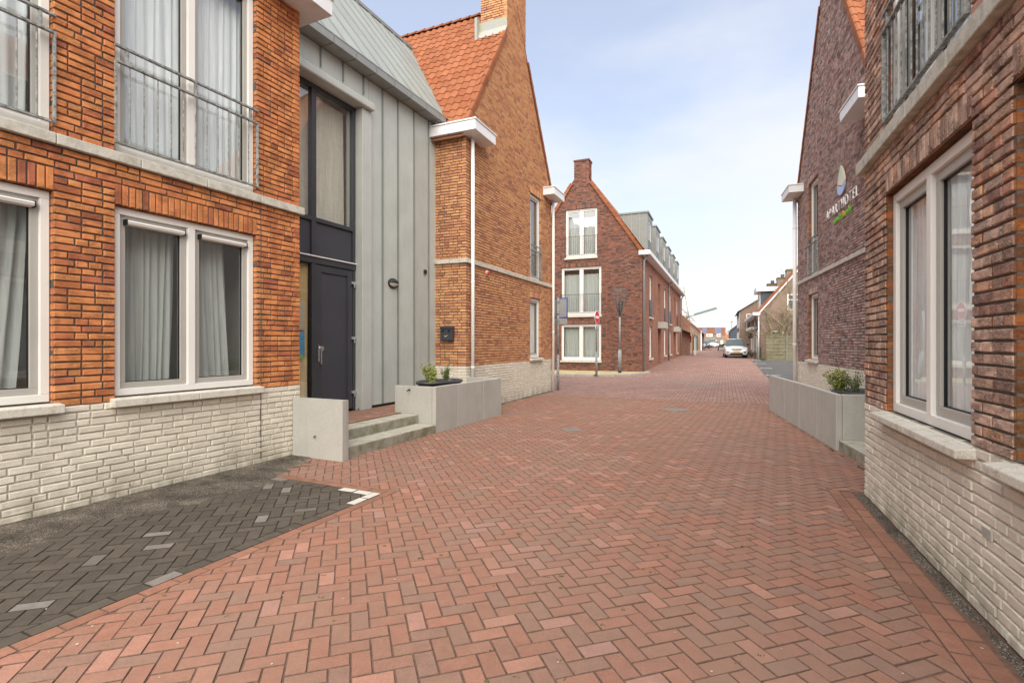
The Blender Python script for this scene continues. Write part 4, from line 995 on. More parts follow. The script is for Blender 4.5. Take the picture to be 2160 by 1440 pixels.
mb.face([(p[0], -.09, p[1]) for p in rim]); mb.face([(.012, -.13, .79), (.9, -.13, .79), (.9, -.058, .79), (.012, -.058, .79)]); mb.face([(.9, -.13, -.05), (.9, -.058, -.05), (.9, -.058, .79), (.9, -.13, .79)])
mb.build('slab', 'concrete_mid', e)
mb = MB(); mb.box(.02, .89, -.05, -.008, -.05, .785); bevel(mb.build('lining_slab', 'concrete_mid', e), .006)
def planter(fr, name, label, sg, js, x1, depth, ztop, mat, ytail=None):
    e = fr.thing(name, label, 'planter'); t = .08
    for a, b in zip(js, js[1:]):
        mb = MB(); q = sorted((x1, x1-sg*t)); mb.box(q[0], q[1], a+.007, b-.007, -.06, ztop+random.uniform(-.003, .003)); bevel(mb.build('front_panel', mat, e), .008)
    for y_ in ((js[0], js[-1]-t) if sg > 0 else (js[0],)):
        mb = MB(); q = sorted((x1-sg*(t+.003), x1-sg*depth)); mb.box(q[0], q[1], y_+.002, y_+t, -.06, ztop-.001); bevel(mb.build('side_panel', mat, e), .008)
    mb = MB(); q = sorted((x1-sg*(t+.004), x1-sg*(depth-.01))); mb.box(q[0], q[1], js[0]+t+.004, js[-1]-t-.004, -.02, .3); mb.build('soil_fill', 'soil', e)
    return e
e = planter(L, 'concrete_planter', 'grey concrete planter of three front slabs beside the left steps', 1, [2.16, 2.885, 3.88, 4.72], .815, .86, .785, 'concrete_mid')
mb = MB(); mb.tube([(.28, 2.163, .72), (.28, 2.12, .72)], .012, 8); mb.tube([(.30, 2.13, .725), (.24, 2.12, .70)], .008, 6); mb.build('tap', 'black', e)
def bowl(fr, x, y, rx, ry, z0, z1, label):
    mb = MB(); n = 28; prof = [(.62, z0), (.8, z0+(z1-z0)*.5), (.96, z1-.05), (1.03, z1-.045), (1.04, z1-.012), (1.0, z1), (.93, z1-.006), (.9, z1-.06)]
    vs = [(rx*r_*math.cos(2*math.pi*i/n), ry*r_*math.sin(2*math.pi*i/n), z-z0) for r_, z in prof for i in range(n)]
    e = bpy.data.objects.new('plant_pot', None); COL.objects.link(e); w = fr.w(x, y); e.location = (w[0], w[1], z0); e.rotation_euler = (0, 0, -fr.t); tag(e, label, 'pot')
    fs = [(j*n+i, j*n+(i+1) % n, (j+1)*n+(i+1) % n, (j+1)*n+i) for j in range(len(prof)-1) for i in range(n)]; mb.mesh(vs, fs); mb.build('bowl', 'anthracite', e, True)
    m2 = MB(); m2.face([(rx*.905*math.cos(2*math.pi*i/n), ry*.905*math.sin(2*math.pi*i/n), z1-z0-.05) for i in range(n)]); m2.build('potting_soil', 'soil', e)
def shrub(loc, rx, h, n, mat, label, leaf=.028, seed=1, cat='shrub', name='shrub'):
    rg = random.Random(seed); e = bpy.data.objects.new(name, None); COL.objects.link(e); e.location = loc; tag(e, label, cat)
    st = MB(); tips = []
    for k in range(9):
        a = rg.uniform(0, 6.28); r_ = rx*rg.uniform(.2, .95); hh = h*rg.uniform(.55, 1.0); p = [(0, 0, -.05)]
        for q in (.3, .6, 1.0): p.append((r_*q*math.cos(a)+rg.gauss(0, .01), r_*q*math.sin(a)+rg.gauss(0, .01), hh*q))
        st.tube(p, .004, 5, rr=[.006, .005, .004, .002]); tips.append(p)
    st.build('stem', 'twig', e); lf = MB()
    for k in range(n):
        p = rg.choice(tips); q = rg.uniform(.25, 1.02); i = min(2, int(q*3)); f_ = min(1, q*3-i)
        b = Vector(p[i]).lerp(Vector(p[i+1]), f_)+Vector((rg.gauss(0, rx*.16), rg.gauss(0, rx*.16), rg.gauss(0, h*.06)))
        d = Vector((rg.gauss(0, 1), rg.gauss(0, 1), rg.gauss(.5, .6))).normalized(); s_ = d.orthogonal().normalized(); s_.rotate(Matrix.Rotation(rg.uniform(0, 6.28), 3, d)); l_ = leaf*rg.uniform(.6, 1.25); up_ = d.cross(s_)
        lf.mesh([tuple(b), tuple(b+d*l_*.5+s_*l_*.28+up_*l_*.06), tuple(b+d*l_), tuple(b+d*l_*.5-s_*l_*.28+up_*l_*.06)], [(0, 1, 2), (0, 2, 3)], 0, rg.random())
    lf.build('foliage', mat, e)
bowl(L, .36, 3.0, .34, .58, .301, .835, 'wide low black oval pot in the left planter')
w = L.w(.36, 2.72); shrub((w[0], w[1], .78), .2, .36, 1700, 'leaf_var', 'bushy variegated shrub in the left black pot', .034, 3)
w = L.w(.36, 3.22); shrub((w[0], w[1], .78), .11, .36, 1100, 'leaf_green', 'slim dark green shrub in the left black pot', .026, 4)

# ------------------------------------------------------------------ near right block (brown brick)
K = R.thing('brown_brick_block', 'brown brick apartment block with white plinth and rusted steel lintels', 'building')
pk = Plane((0, 0), (0, 1), (-1, 0)); bsK = BrickSet(R)
KW = [(-4.45, -2.81), (-2.35, -.70)]; zkp, zk0, zk1 = .935, 3.235, 3.36
lowK = [(a, b, .935, 2.83) for a, b in KW]; upK = [(a, b, zk1, 5.95) for a, b in KW]; solK = [(a, b, 2.83, 3.02) for a, b in KW]
wallK = wall_core(pk, K, 'wall', -7.5, 0, -.3, 6.6, lowK+upK, ['mortar_grey', 'mortar_white'], split=zkp)
lay(bsK, pk, -5.2, 0, 0, zkp, [], 'w', .068, proud=.006)
lay(bsK, pk, -5.2, 0, zkp, zk0, lowK+solK, 'a', .0675, proud=.005); lay(bsK, pk, -5.2, 0, zk1, 6.55, upK, 'a', .0675, proud=.005)
for a, b in KW: soldiers(bsK, pk, a-.0, b+.0, 2.856, .169, 'a', j=.015)
pkr = Plane((0, 0), (1, 0), (0, 1)); wall_core(pkr, wallK, 'return_wall', 0, .95, -.3, 6.6, [], ['mortar_grey', 'mortar_white'], split=zkp)
lay(bsK, pkr, .006, .95, 0, zkp, [], 'w', .068); lay(bsK, pkr, .006, .95, zkp, 6.5, [], 'a', .0675)
bsK.finish(wallK, {'a': 'brick_brown', 'w': 'brick_white'}, ends=True)
stones(pk, K, 'band_stone', -5.2, .09, zk0+.004, zk1, -.02, .065, 7, 'stone')
for a, b in KW:
    window(pk, K, a, b, .935, 2.828, -.05, 2, fw=.075, sw=.07)
    mb = MB(); pk.box(mb, a-.06, b+.06, 2.834, 2.852, -.05, .003); mb.build('lintel', 'rust', K)
    stones(pk, K, 'window_sill', a-.07, b+.07, .86, .93, -.04, .105, 2, 'sill', slope=.016, bev=.008)
    window(pk, K, a, b, zk1+.005, 5.95, -.05, 2, bot=.1)
    railing(pk, K, a-.0, b+.0, 3.46, 4.42, 4.27, .02, .12)
mb = MB(); pk.box(mb, -2.61, -2.50, .465, .52, .004, .011)
vg = mb.build('air_grille', 'mortar_white', K)
for k in range(6): m2 = MB(); pk.box(m2, -2.605, -2.505, .468+k*.009, .472+k*.009, .0112, .0145); m2.build('grille_bar', 'concrete', vg)
canopy(K, -.36, .9, -.78, .25)
mb = MB(); mb.face([(-.2, -7.6, 6.55), (-.2, .1, 6.55), (4, .1, 9.2), (4, -7.6, 9.2)]); mb.face([(8, -7.6, 6.55), (8, .1, 6.55), (4, .1, 9.2), (4, -7.6, 9.2)]); mb.build('roof', ['tile_far', 'brick_backup'], K)  # unseen roof, shaped low so more sky light reaches the street
curtain(R, pk, -1.42, -.80, .97, 2.79, -.15, 'pale green-white curtain in the far light of the lower window of the brown block', 6, .02, 0, 'curtain')
curtain(R, pk, -2.28, -1.62, .97, 2.79, -.15, 'pale green-white curtain in the near light of the lower window of the brown block', 6, .02, 0, 'curtain')
curtain(R, pk, -4.35, -2.9, .97, 2.79, -.24, 'white net curtain behind the cut-off window of the brown block', 12, .02, 0, 'curtain')
curtain(R, pk, -2.28, -.78, 3.4, 5.9, -.24, 'white net curtain behind the railed upper window of the brown block', 12, .02, 0, 'curtain')
# zinc link on the right, hidden in the recess
mb = MB(); w0 = R.w(.8, -.1); w1 = S.w(.8, -7.0)
mb.mesh([(w0[0], w0[1], 0), (w1[0], w1[1], 0), (w1[0], w1[1], 6.5), (w0[0], w0[1], 6.5), (w0[0]+2, w0[1]-1, 0), (w1[0]+2, w1[1]-1, 0), (w1[0]+2, w1[1]-1, 6.5), (w0[0]+2, w0[1]-1, 6.5)], [(0, 1, 2, 3), (3, 2, 6, 7), (4, 5, 6, 7)])
tag(mb.build('zinc_link', 'zinc'), 'grey zinc link wall recessed behind the brown block corner', 'wall')

# ------------------------------------------------------------------ right gable house with the hotel sign
G = S.thing('gable_hotel', 'purple-brown brick gable house carrying the hotel sign', 'house')
lowS = [(-2.55, -1.45, 1.06, 2.98)]; upS = [(-2.55, -1.45, 3.53, 6.30)]
ps, wallS, roofS, zaS = gable_house(S, G, -1, -7.05, 0, 6.5, 1.55, lowS, upS, .95, 3.42, 3.52, {'a': 'brick_purple', 'w': 'brick_white'}, 'mortar_grey', (-4.25, -2.82, 12.9), ends=True, ncol=16)
window(ps, G, *lowS[0], t=-.08, lights=1); window(ps, G, *upS[0], t=-.08, lights=1, transom=4.6)
stones(ps, G, 'window_sill', -2.62, -1.38, .965, 1.055, -.05, .09, 1, 'sill', slope=.015)
railing(ps, G, -2.56, -1.44, 3.56, 4.62, 4.45, .02, .12)
canopy(G, -.42, .9, -.85, .35, 6.28, 6.5); canopy(G, -.42, .9, -7.4, -6.2, 6.28, 6.5)
pipe(G, [(-.1, -.04, 6.28), (-.1, -.04, .02)], .06, clamps=(1.5, 3.3, 5.3))
curtain(S, ps, -2.45, -1.55, 1.1, 2.94, -.3, 'grey-green blind cloth in the lower window of the hotel gable', 4, .008, 0, 'curtain_grey')
curtain(S, ps, -2.45, -1.55, 3.6, 6.25, -.3, 'grey blind cloth in the tall upper window of the hotel gable', 4, .008, 0, 'curtain_grey')
sg_ = S.thing('hotel_sign', 'raised white APARTHOTEL lettering with green zoutelande and leaf-drop logo', 'sign')
def letter(ch, h, depth, bold=0):
    c = bpy.data.curves.new('letter', 'FONT'); c.body = ch; c.size = h/.69; c.extrude = depth; c.offset = bold; c.resolution_u = 3
    o = bpy.data.objects.new('letter', c); COL.objects.link(o); dg = bpy.context.evaluated_depsgraph_get(); me = bpy.data.meshes.new_from_object(o.evaluated_get(dg)); bpy.data.objects.remove(o); bpy.data.curves.remove(c); return me
def sign_text(txt, ystart, yend, z, h, mats, squeeze=1, bold=0):
    ms = [letter(c, h, .012, bold) for c in txt]; ws = []
    for me in ms: xs = [v.co.x for v in me.vertices]; ws.append((min(xs), max(xs)))
    tot = sum(b-a for a, b in ws); L_ = abs(yend-ystart); gap = (L_-tot*squeeze)/(len(txt)-1); y = ystart
    for k, me in enumerate(ms):
        a, b = ws[k]
        for v in me.vertices:
            x, yy, zz = v.co; v.co = (-(zz+.03), y-(x-a)*squeeze, z+yy)
        me.materials.clear(); me.materials.append(M[mats[k] if isinstance(mats, list) else mats]); me.update(); link(bpy.data.objects.new('letter', me), sg_)
        y -= (b-a)*squeeze+gap
sign_text('APARTHOTEL', -3.55, -6.02, 4.735, .245, 'letter_white', .88, -.006)
sign_text('zoutelande', -4.2, -5.56, 4.51, .165, ['letter_green']*5+['letter_orange', 'letter_orange']+['letter_green']*3, .68, -.001)
# drop logo: outline as a leaf shape in (y,z), cut into three pieces
def drop(t):  # t 0..1 around
    pass
yc, zb, zt_ = -4.83, 5.08, 5.78
def dropw(z):
    q = (z-zb)/(zt_-zb); return .30*math.sqrt(max(0, 1-((q-.32)/.34)**2)) if q < .32 else .30*math.cos((q-.32)/.68*math.pi/2)**.9
def piece(fn_lo, fn_hi, mat):
    """fn(y') gives lower and upper z limits"""
    mb = MB(); n = 26; rows = []
    for i in range(n+1):
        y = -.31+.62*i/n; zz = [zb+(zt_-zb)*j/60 for j in range(61) if dropw(zb+(zt_-zb)*j/60) >= abs(y+.0)]
        if not zz: rows.append(None); continue
        lo, hi = max(min(zz), fn_lo(y)), min(max(zz), fn_hi(y)); rows.append((y, lo, hi) if hi > lo+.002 else None)
    for a, b in zip(rows, rows[1:]):
        if a and b:
            P = [(-.045, yc-a[0], a[1]), (-.045, yc-b[0], b[1]), (-.045, yc-b[0], b[2]), (-.045, yc-a[0], a[2])]
            Q = [(-.015, p[1], p[2]) for p in P]; mb.mesh(P+Q, [(0, 3, 2, 1), (4, 5, 6, 7), (0, 1, 5, 4), (2, 3, 7, 6), (1, 2, 6, 5), (3, 0, 4, 7)])
    mb.build('logo_piece', mat, sg_)
wav = lambda y: 5.30-.05*math.sin((y+.05)*9)+.12*max(0, y)
dia = lambda y: 5.40+(y+.25)*.62
piece(lambda y: 0, lambda y: wav(y)-.012, 'logo_blue'); piece(lambda y: wav(y)+.012, lambda y: dia(y)-.012, 'logo_sand'); piece(lambda y: max(dia(y)+.012, wav(y)+.012), lambda y: 9, 'logo_green')
# ---- right planter, steps, pot
e = planter(PR, 'long_concrete_planter', 'long grey concrete planter of four slabs before the hotel gable', -1, [0, .98, 2.02, 3.2, 4.69], 0, 1.3, .80, 'concrete')
bowl(PR, .52, .75, .33, .5, .301, .80, 'black pot rim behind the long right planter')
w = PR.w(.30, .85); shrub((w[0], w[1], .74), .22, .42, 1500, 'leaf_var', 'round yellow-green shrub in the right black pot', .036, 8)
w = PR.w(.47, .70); shrub((w[0], w[1], .74), .17, .38, 900, 'leaf_green', 'dark small-leaved shrub beside the brown block corner', .024, 9)
e = PR.thing('side_steps', 'mossy concrete steps half hidden behind the brown block corner', 'steps')
for x0, x1, z1 in ((.03, .40, .15), (.405, .78, .30)):
    for a, b in ((-2.0, -1.0), (-1.0, -.004)):
        mb = MB(); mb.box(x0, x1, a+.003, b-.003, -.05, z1); mb.m = [0, 0, 1, 1, 1, 1]; bevel(mb.build('step_stone', ['step', 'step_face'], e), .016, 3)
# ------------------------------------------------------------------ long red-brown apartment building
Q = C.thing('long_apartment_building', 'long red-brown brick building with stepped gable chimney and row of zinc dormers', 'building')
pg = Plane((0, 0), (1, 0), (0, -1)); kC, zeC = 1.46, 6.2; bsC = BrickSet(C)
gw = [(-4.25, -2.08, .62, 2.54), (-4.23, -2.07, 3.0, 5.56), (-4.0, -2.29, 6.06, 8.62)]
gs = [(a, b, d, d+.21) for a, b, c, d in gw]
wallC = wall_core(pg, Q, 'wall', -6.26, 0, -.2, zeC+kC*3.13, gw, ['mortar_dark'], gable=[(kC, 1, zeC), (-kC, 1, zeC+kC*6.26)])
lay(bsC, pg, -6.26, 0, 0, 11.15, gw+gs, 'a', .066, limits=lambda z: (min(-6.26+max(0, (z-zeC)/kC), -3.53 if z > 8 else 0), max(-max(0, (z-zeC)/kC), -2.74 if z > 8 else -9)))
for a, b, c, d in gw: soldiers(bsC, pg, a, b, d+.004, .2, 'a')
mb = MB(); mb.box(-3.52, -2.75, .01, .62, 9.8, 11.14); chC = mb.build('chimney', 'mortar_dark', Q)
pcs = Plane((-2.74, 0), (0, 1), (1, 0)); lay(bsC, pcs, .006, .63, 10, 11.15, [], 'a', .066)
mb = MB(); mb.box(-3.56, -2.7, -.03, .67, 11.15, 11.22); mb.build('chimney_cap', 'brick_red', chC)
bsC.finish(wallC, {'a': 'brick_red'}, limit=0)
for i, (a, b, c, d) in enumerate(gw):
    window(pg, Q, a, b, c, d, -.07, 2, sm='white_frame', vent=False, bot=.12)
    stones(pg, Q, 'window_sill', a-.04, b+.04, c-.09, c-.004, -.04, .08, 2, 'sill')
    if i: railing(pg, Q, a-.02, b+.02, c+.12, c+1.12, None, .03, .12, 'anthracite', .006, .012)
curtain(C, pg, -4.15, -2.2, .7, 2.45, -.3, 'grey curtains in the ground-floor window of the red-brown gable', 14, .02, 0, 'curtain_grey')
curtain(C, pg, -4.15, -2.2, 3.1, 5.2, -.3, 'grey curtains in the first-floor railed window of the red-brown gable', 14, .02, 0, 'curtain_grey')
curtain(C, pg, -3.9, -2.4, 6.1, 8.2, -.3, 'grey curtains in the top railed window of the red-brown gable', 12, .02, 0, 'curtain_grey')
# street side
pq = Plane((0, 0), (0, 1), (1, 0)); LC = 24.4
wins = [2.7, 10.2, 14.0, 20.0]; doors = [6.7, 17.2]; hl = []
for y in wins: hl += [(y, y+1.15, .70, 2.47), (y, y+1.15, 3.0, 5.3)]
for y in doors: hl += [(y, y+1.25, .0, 2.45), (y, y+1.25, 2.75, 5.3)]
sideC = wall_core(pq, Q, 'side_wall', 0, LC, -.2, zeC, hl, ['brick_c_side'], t=0)
pbk = Plane((0, LC), (-1, 0), (0, 1)); wall_core(pbk, Q, 'end_wall', 0, 6.26, -.2, zeC, [], ['brick_c_side'], t=0)
for y in wins:
    window(pq, Q, y, y+1.15, .70, 2.47, -.07, 1, sm='white_frame', room=True); window(pq, Q, y, y+1.15, 3.0, 5.3, -.07, 1, sm='white_frame', room=True)
    stones(pq, Q, 'window_sill', y-.06, y+1.21, .60, .695, -.04, .09, 1, 'sill'); stones(pq, Q, 'window_sill', y-.06, y+1.21, 2.90, 2.995, -.04, .09, 1, 'sill')
    mb = MB(); pq.box(mb, y+.03, y+1.12, 3.05, 3.95, .0, .03); mb.build('balustrade_panel', 'anthracite', Q)
for y in doors:
    window(pq, Q, y, y+1.25, 2.75, 5.3, -.2, 1, sm='white_frame', room=True)
    mb = MB(); pq.box(mb, y, y+1.25, .0, 2.45, -.5, -.45); mb.build('entrance_door', 'brick_red', Q)
    mb = MB(); pq.box(mb, y-.25, y+1.5, 2.46, 2.85, .003, .45); bevel(mb.build('door_canopy', 'concrete_mid', Q), .02)
mb = MB(); mb.box(-.15, .42, -.15, LC+.1, 5.98, 6.2); bevel(mb.build('gutter', 'white_paint', Q), .01)
for y, x in ((.16, .08), (12.7, .08), (LC-.2, .08)): pipe(Q, [(.25, y, 5.98), (x, y, 5.7), (x, y, .02)], .055, 'galv', clamps=(2.0, 4.2))
mb = MB(); za = zeC+kC*3.13
mb.face([(.3, .05, zeC-.2), (.3, LC, zeC-.2), (-3.13, LC, za+.05), (-3.13, .05, za+.05)]); mb.face([(-6.5, .05, zeC-.2), (-6.5, LC, zeC-.2), (-3.13, LC, za+.05), (-3.13, .05, za+.05)])
rfC = mb.build('roof', 'tile_far', Q)
for sgn, xe in ((-1, .12), (1, -6.38)):
    u_ = Vector((sgn, 0, kC)).normalized(); nn = Vector((-sgn*kC, 0, 1)).normalized()
    for j in range(20):
        a = Vector((xe, 0, zeC-.12*kC))+u_*(j*.30); b = a+u_*.315
        if abs(b.x+3.13) < .42: break
        mb = MB(); vs = [tuple(p+nn*(h+e)+Vector((0, y, 0))) for p, e in ((a, .014), (b, -.002)) for y, h in ((-.09, -.1), (-.09, .06), (.12, .07), (.12, .0), (-.05, -.0), (-.05, -.1))]
        mb.mesh(vs, [(q, (q+1) % 6, 6+(q+1) % 6, 6+q) for q in range(6)]+[tuple(range(6)), tuple(range(6, 12))], 0, random.random()); mb.build('verge_tile', 'tile', rfC)
for k in range(6):
    y0 = 1.85+3.6*k; y1 = y0+2.0; xf = .02; zt = 8.55; xb = -(zt-zeC)/kC-.1
    mb = MB(); mb.box(xb, xf, y0, y0+.06, 6.2, zt); mb.box(xb, xf, y1-.06, y1, 6.2, zt); mb.box(xb, xf+.06, y0-.05, y1+.05, zt+.002, zt+.09); mb.box(xf-.06, xf, y0+.062, y0+.42, 6.2, zt); mb.box(xf-.06, xf, y1-.42, y1-.062, 6.2, zt); mb.box(xf-.06, xf, y0+.42, y1-.42, 8.25, zt)
    dm = mb.build('dormer', 'zinc_seam', Q)
    for q in (1, 2, 3):
        m2 = MB(); x = xf-q*.42; m2.box(x-.012, x+.012, y0-.022, y0, max(6.3, zeC-x*kC), zt); m2.build('cheek_seam', 'zinc_dark', dm)
    pd = Plane((xf, 0), (0, 1), (1, 0)); m2 = MB(); frame_ring(pd, m2, y0+.43, y1-.43, 6.25, 8.24, -.08, -.03, .08); m2.build('dormer_window', 'white_frame', dm)
    m2 = MB(); pd.quad(m2, y0+.5, y1-.5, 6.3, 8.16, -.05); m2.build('pane', 'car_glass', dm)
    m2 = MB(); pd.box(m2, y0+.45, y1-.45, 6.25, 7.15, -.02, .02); m2.build('balustrade_panel', 'anthracite', dm)
# ------------------------------------------------------------------ street furniture
def pole_thing(name, label, cat, x, y, z=0, rz=0): 
    e = bpy.data.objects.new(name, None); COL.objects.link(e); e.location = (x, y, z); e.rotation_euler = (0, 0, R_(rz)); return tag(e, label, cat)
e = pole_thing('parking_sign', 'grey back of a blue-rimmed parking sign on a post by the ochre gable', 'road sign', 1.5, 16.69, 0, -22)
mb = MB(); mb.tube([(0, 0, -.05), (0, 0, 1.15)], .042, 10); mb.tube([(0, 0, 1.15), (0, 0, 3.02)], .03, 10); mb.build('post', 'galv', e, True)
mb = MB(); mb.box(-.3, .3, .033, .048, 2.37, 3.0); bevel(mb.build('sign_plate', 'sign_back', e), .003)
mb = MB(); pfr = Plane((0, .05), (1, 0), (0, -1)); frame_ring(pfr, mb, -.31, .31, 2.36, 3.01, -.012, .022, .028); mb.build('sign_rim', 'sign_blue', e)
mb = MB(); mb.box(-.3, .3, .033, .045, 2.15, 2.34); bevel(mb.build('sub_plate', 'sign_back', e), .003)
for z in (2.5, 2.9, 2.25): mb = MB(); mb.box(-.045, .045, -.04, .034, z-.015, z+.015); mb.build('clamp', 'galv', e)
e = pole_thing('no_entry_sign', 'round red no-entry sign with white bar on a leaning post', 'road sign', 3.86, 23.4, .1, 60)
mb = MB(); mb.tube([(0, 0, -.05), (-.01, 0, 1.05)], .05, 10); mb.tube([(-.01, 0, 1.05), (-.04, 0, 2.85)], .03, 10); mb.build('post', 'galv', e, True)
def disc(mb, c, r, y0, y1, n=32, m=0):
    mb.mesh([(c[0]+r*math.cos(2*math.pi*k/n), yy, c[1]+r*math.sin(2*math.pi*k/n)) for yy in (y0, y1) for k in range(n)], [tuple(range(n))[::-1], tuple(range(n, 2*n))]+[(k, (k+1) % n, n+(k+1) % n, n+k) for k in range(n)], m)
mb = MB(); disc(mb, (-.04, 2.62), .30, -.05, -.035); mb.build('sign_rim', 'sign_white', e)
mb = MB(); disc(mb, (-.04, 2.62), .28, -.053, -.0505); mb.build('sign_face', 'sign_red', e)
mb = MB(); mb.box(-.25, .17, -.058, -.0535, 2.57, 2.67); mb.build('white_bar', 'sign_white', e)
mb = MB(); mb.box(-.24, .16, -.05, -.035, 2.08, 2.29); bevel(mb.build('sub_plate', 'sign_white', e), .003)
def bicycle_icon(mb, x, z, s):
    for dx in (-.5, .5): mb.tube([(x+dx*s+.33*s*math.cos(t*.7854), -.053, z+.33*s*math.sin(t*.7854)) for t in range(9)], .004, 4)
    mb.tube([(x-.5*s, -.053, z), (x-.15*s, -.053, z+.6*s), (x+.4*s, -.053, z+.6*s), (x, -.053, z), (x-.15*s, -.053, z+.6*s)], .004, 4); mb.tube([(x+.5*s, -.053, z), (x+.38*s, -.053, z+.75*s)], .004, 4)
mb = MB(); bicycle_icon(mb, -.12, 2.13, .09); bicycle_icon(mb, .06, 2.13, .09); mb.box(-.2, .12, -.054, -.0505, 2.225, 2.25); mb.build('plate_symbols', 'black', e)
e = pole_thing('basket_lamp_post', 'grey lamp post topped by a funnel-shaped wire basket', 'lamp post', 5.24, 24.9, .1, 0)
mb = MB(); mb.tube([(0, 0, .22), (0, 0, 1.08)], .085, 12); mb.tube([(0, 0, 1.08), (0, 0, 1.14)], .085, 12, rr=[.085, .045]); mb.tube([(0, 0, 1.14), (0, 0, 2.75)], .045, 12); mb.build('post', 'galv', e, True)
mb = MB(); mb.tube([(0, 0, -.05), (0, 0, .219)], .086, 12); mb.build('post_foot', 'anthracite', e, True)
mb = MB(); mb.tube([(0, 0, 2.751), (0, 0, 3.05)], .06, 10); mb.build('lamp_housing', 'black', e, True)
mb = MB(); nb = 8
for k in range(nb):
    a = 2*math.pi*k/nb; p = [(r_*math.cos(a), r_*math.sin(a), z) for r_, z in ((.05, 2.72), (.13, 3.0), (.25, 3.5), (.38, 4.02))]; mb.tube(p, .012, 5)
    b = a+math.pi/nb; mb.tube([(.05*math.cos(a), .05*math.sin(a), 3.0), (.16*math.cos(b), .16*math.sin(b), 3.35), (.14*math.cos(a), .14*math.sin(a), 3.6), (.3*math.cos(b), .3*math.sin(b), 4.0)], .008, 4)
for z, r_ in ((4.02, .385), (3.93, .36), (3.2, .18)): mb.tube([(r_*math.cos(2*math.pi*k/24), r_*math.sin(2*math.pi*k/24), z) for k in range(25)], .012, 5)
for k in range(nb): a = 2*math.pi*k/nb; mb.tube([(.38*math.cos(a), .38*math.sin(a), 4.02), (0, 0, 4.1)], .009, 4)
mb.build('wire_basket', 'wire', e)
mb = MB(); 
for k in range(60): a = random.random()*6.28; z = random.uniform(2.9, 3.35); r_ = .04+(z-2.75)*.2; b = a+random.uniform(-.8, .8); mb.tube([(r_*math.cos(a), r_*math.sin(a), z), ((r_+.03)*math.cos(b), (r_+.03)*math.sin(b), z+.16)], .006, 4)
mb.build('inner_mesh', 'black', e)

# ------------------------------------------------------------------ far right: brown brick house, fence, tree
def simple_window(pl, parent, s0, s1, z0, z1, t=.0, fm='white_frame', bars=1):
    mb = MB(); frame_ring(pl, mb, s0, s1, z0, z1, t-.02, t+.05, .09)
    if bars: pl.box(mb, s0+.09, s1-.09, (z0+z1)/2+.15, (z0+z1)/2+.22, t-.015, t+.04)
    w = mb.build('window', fm, parent); mb = MB(); pl.box(mb, s0+.085, s1-.085, z0+.085, z1-.085, t-.02, t+.012); mb.build('pane', 'car_glass', w)
D = Frame(19.4, 40.0, 22)
V = D.thing('brown_gable_cottage', 'brown brick cottage with orange verge, slate dormer and mossy chimneys', 'house')
pd0 = Plane((0, 0), (1, 0), (0, -1)); ze, k = 4.1, 1.2
wall_core(pd0, V, 'wall', 0, 7, -.2, ze+k*3.5, [], ['brick_far'], t=0, gable=[(-k, 1, ze), (k, 1, ze+k*7)])
pd1 = Plane((0, 0), (0, 1), (-1, 0)); wall_core(pd1, V, 'side_wall', 0, 14, -.2, ze, [], ['brick_far_side'], t=0)
mb = MB(); mb.face([(-.3, 0, ze-.3), (-.3, 14, ze-.3), (3.5, 14, ze+k*3.5+.05), (3.5, 0, ze+k*3.5+.05)]); mb.face([(7.3, 0, ze-.3), (7.3, 14, ze-.3), (3.5, 14, ze+k*3.5+.05), (3.5, 0, ze+k*3.5+.05)]); rv = mb.build('roof', 'tile_far', V)
u_ = Vector((1, 0, k)).normalized(); nn = Vector((-k, 0, 1)).normalized()
for j in range(15):
    a = Vector((-.3, 0, ze-.3))+u_*(j*.38); b = a+u_*.385; mb = MB()
    mb.mesh([tuple(p+nn*h+Vector((0, y, 0))) for p in (a, b) for y, h in ((-.12, -.02), (-.12, .14), (.12, .14), (.12, -.02))], [(q, (q+1) % 4, 4+(q+1) % 4, 4+q) for q in range(4)]+[(0, 1, 2, 3), (4, 5, 6, 7)], 0, random.random()); mb.build('verge_tile', 'tile', rv)
mb = MB(); a = Vector((-.25, 0, ze-.45)); b = a+u_*5.6; mb.mesh([tuple(p+nn*h+Vector((0, y, 0))) for p in (a, b) for y, h in ((-.14, -.02), (-.14, .09), (-.02, .09), (-.02, -.02))], [(q, (q+1) % 4, 4+(q+1) % 4, 4+q) for q in range(4)]+[(0, 1, 2, 3), (4, 5, 6, 7)]); mb.build('barge_board', 'white_paint', V)
simple_window(pd0, V, 1.85, 2.75, 4.05, 5.3); simple_window(pd0, V, .75, 1.6, 1.6, 2.5)
mb = MB(); mb.box(-.55, -.02, -.25, 14, 3.72, 3.95); mb.build('gutter', 'white_paint', V)
pipe(V, [(-.12, -.1, 3.7), (-.12, -.1, .2)], .05, 'white_paint'); pipe(V, [(-.3, 1.2, 3.7), (-.3, 1.2, .2)], .05, 'galv')
mb = MB(); mb.box(-.2, .06, -.1, -.003, .2, 1.25); mb.build('corner_cladding', 'green_paint', V)
for y0, w_ in ((2.0, 1.0), (4.2, 1.3), (7.0, 1.3), (10.2, 1.4)): simple_window(pd1, V, y0, y0+w_, .9 if w_ > 1.1 else .25, 2.5 if w_ > 1.1 else 2.6, .02)
for y0 in (3.9, 6.7, 9.9): mb = MB(); mb.box(-.5, -.003, y0, y0+1.9, 2.75, 2.95); mb.build('window_canopy', 'white_paint', V)
for y0 in (4.1, 6.9): mb = MB(); mb.box(-.14, -.003, y0, y0+1.5, .75, .88); mb.build('window_sill', 'sill', V)
mb = MB(); mb.box(.1, 3.0, .9, 3.6, 4.1, 5.65); dv = mb.build('dormer', 'slate', V)
mb = MB(); mb.box(-.25, 3.3, .65, 3.85, 5.652, 6.0); mb.build('dormer_roof', 'white_paint', dv)
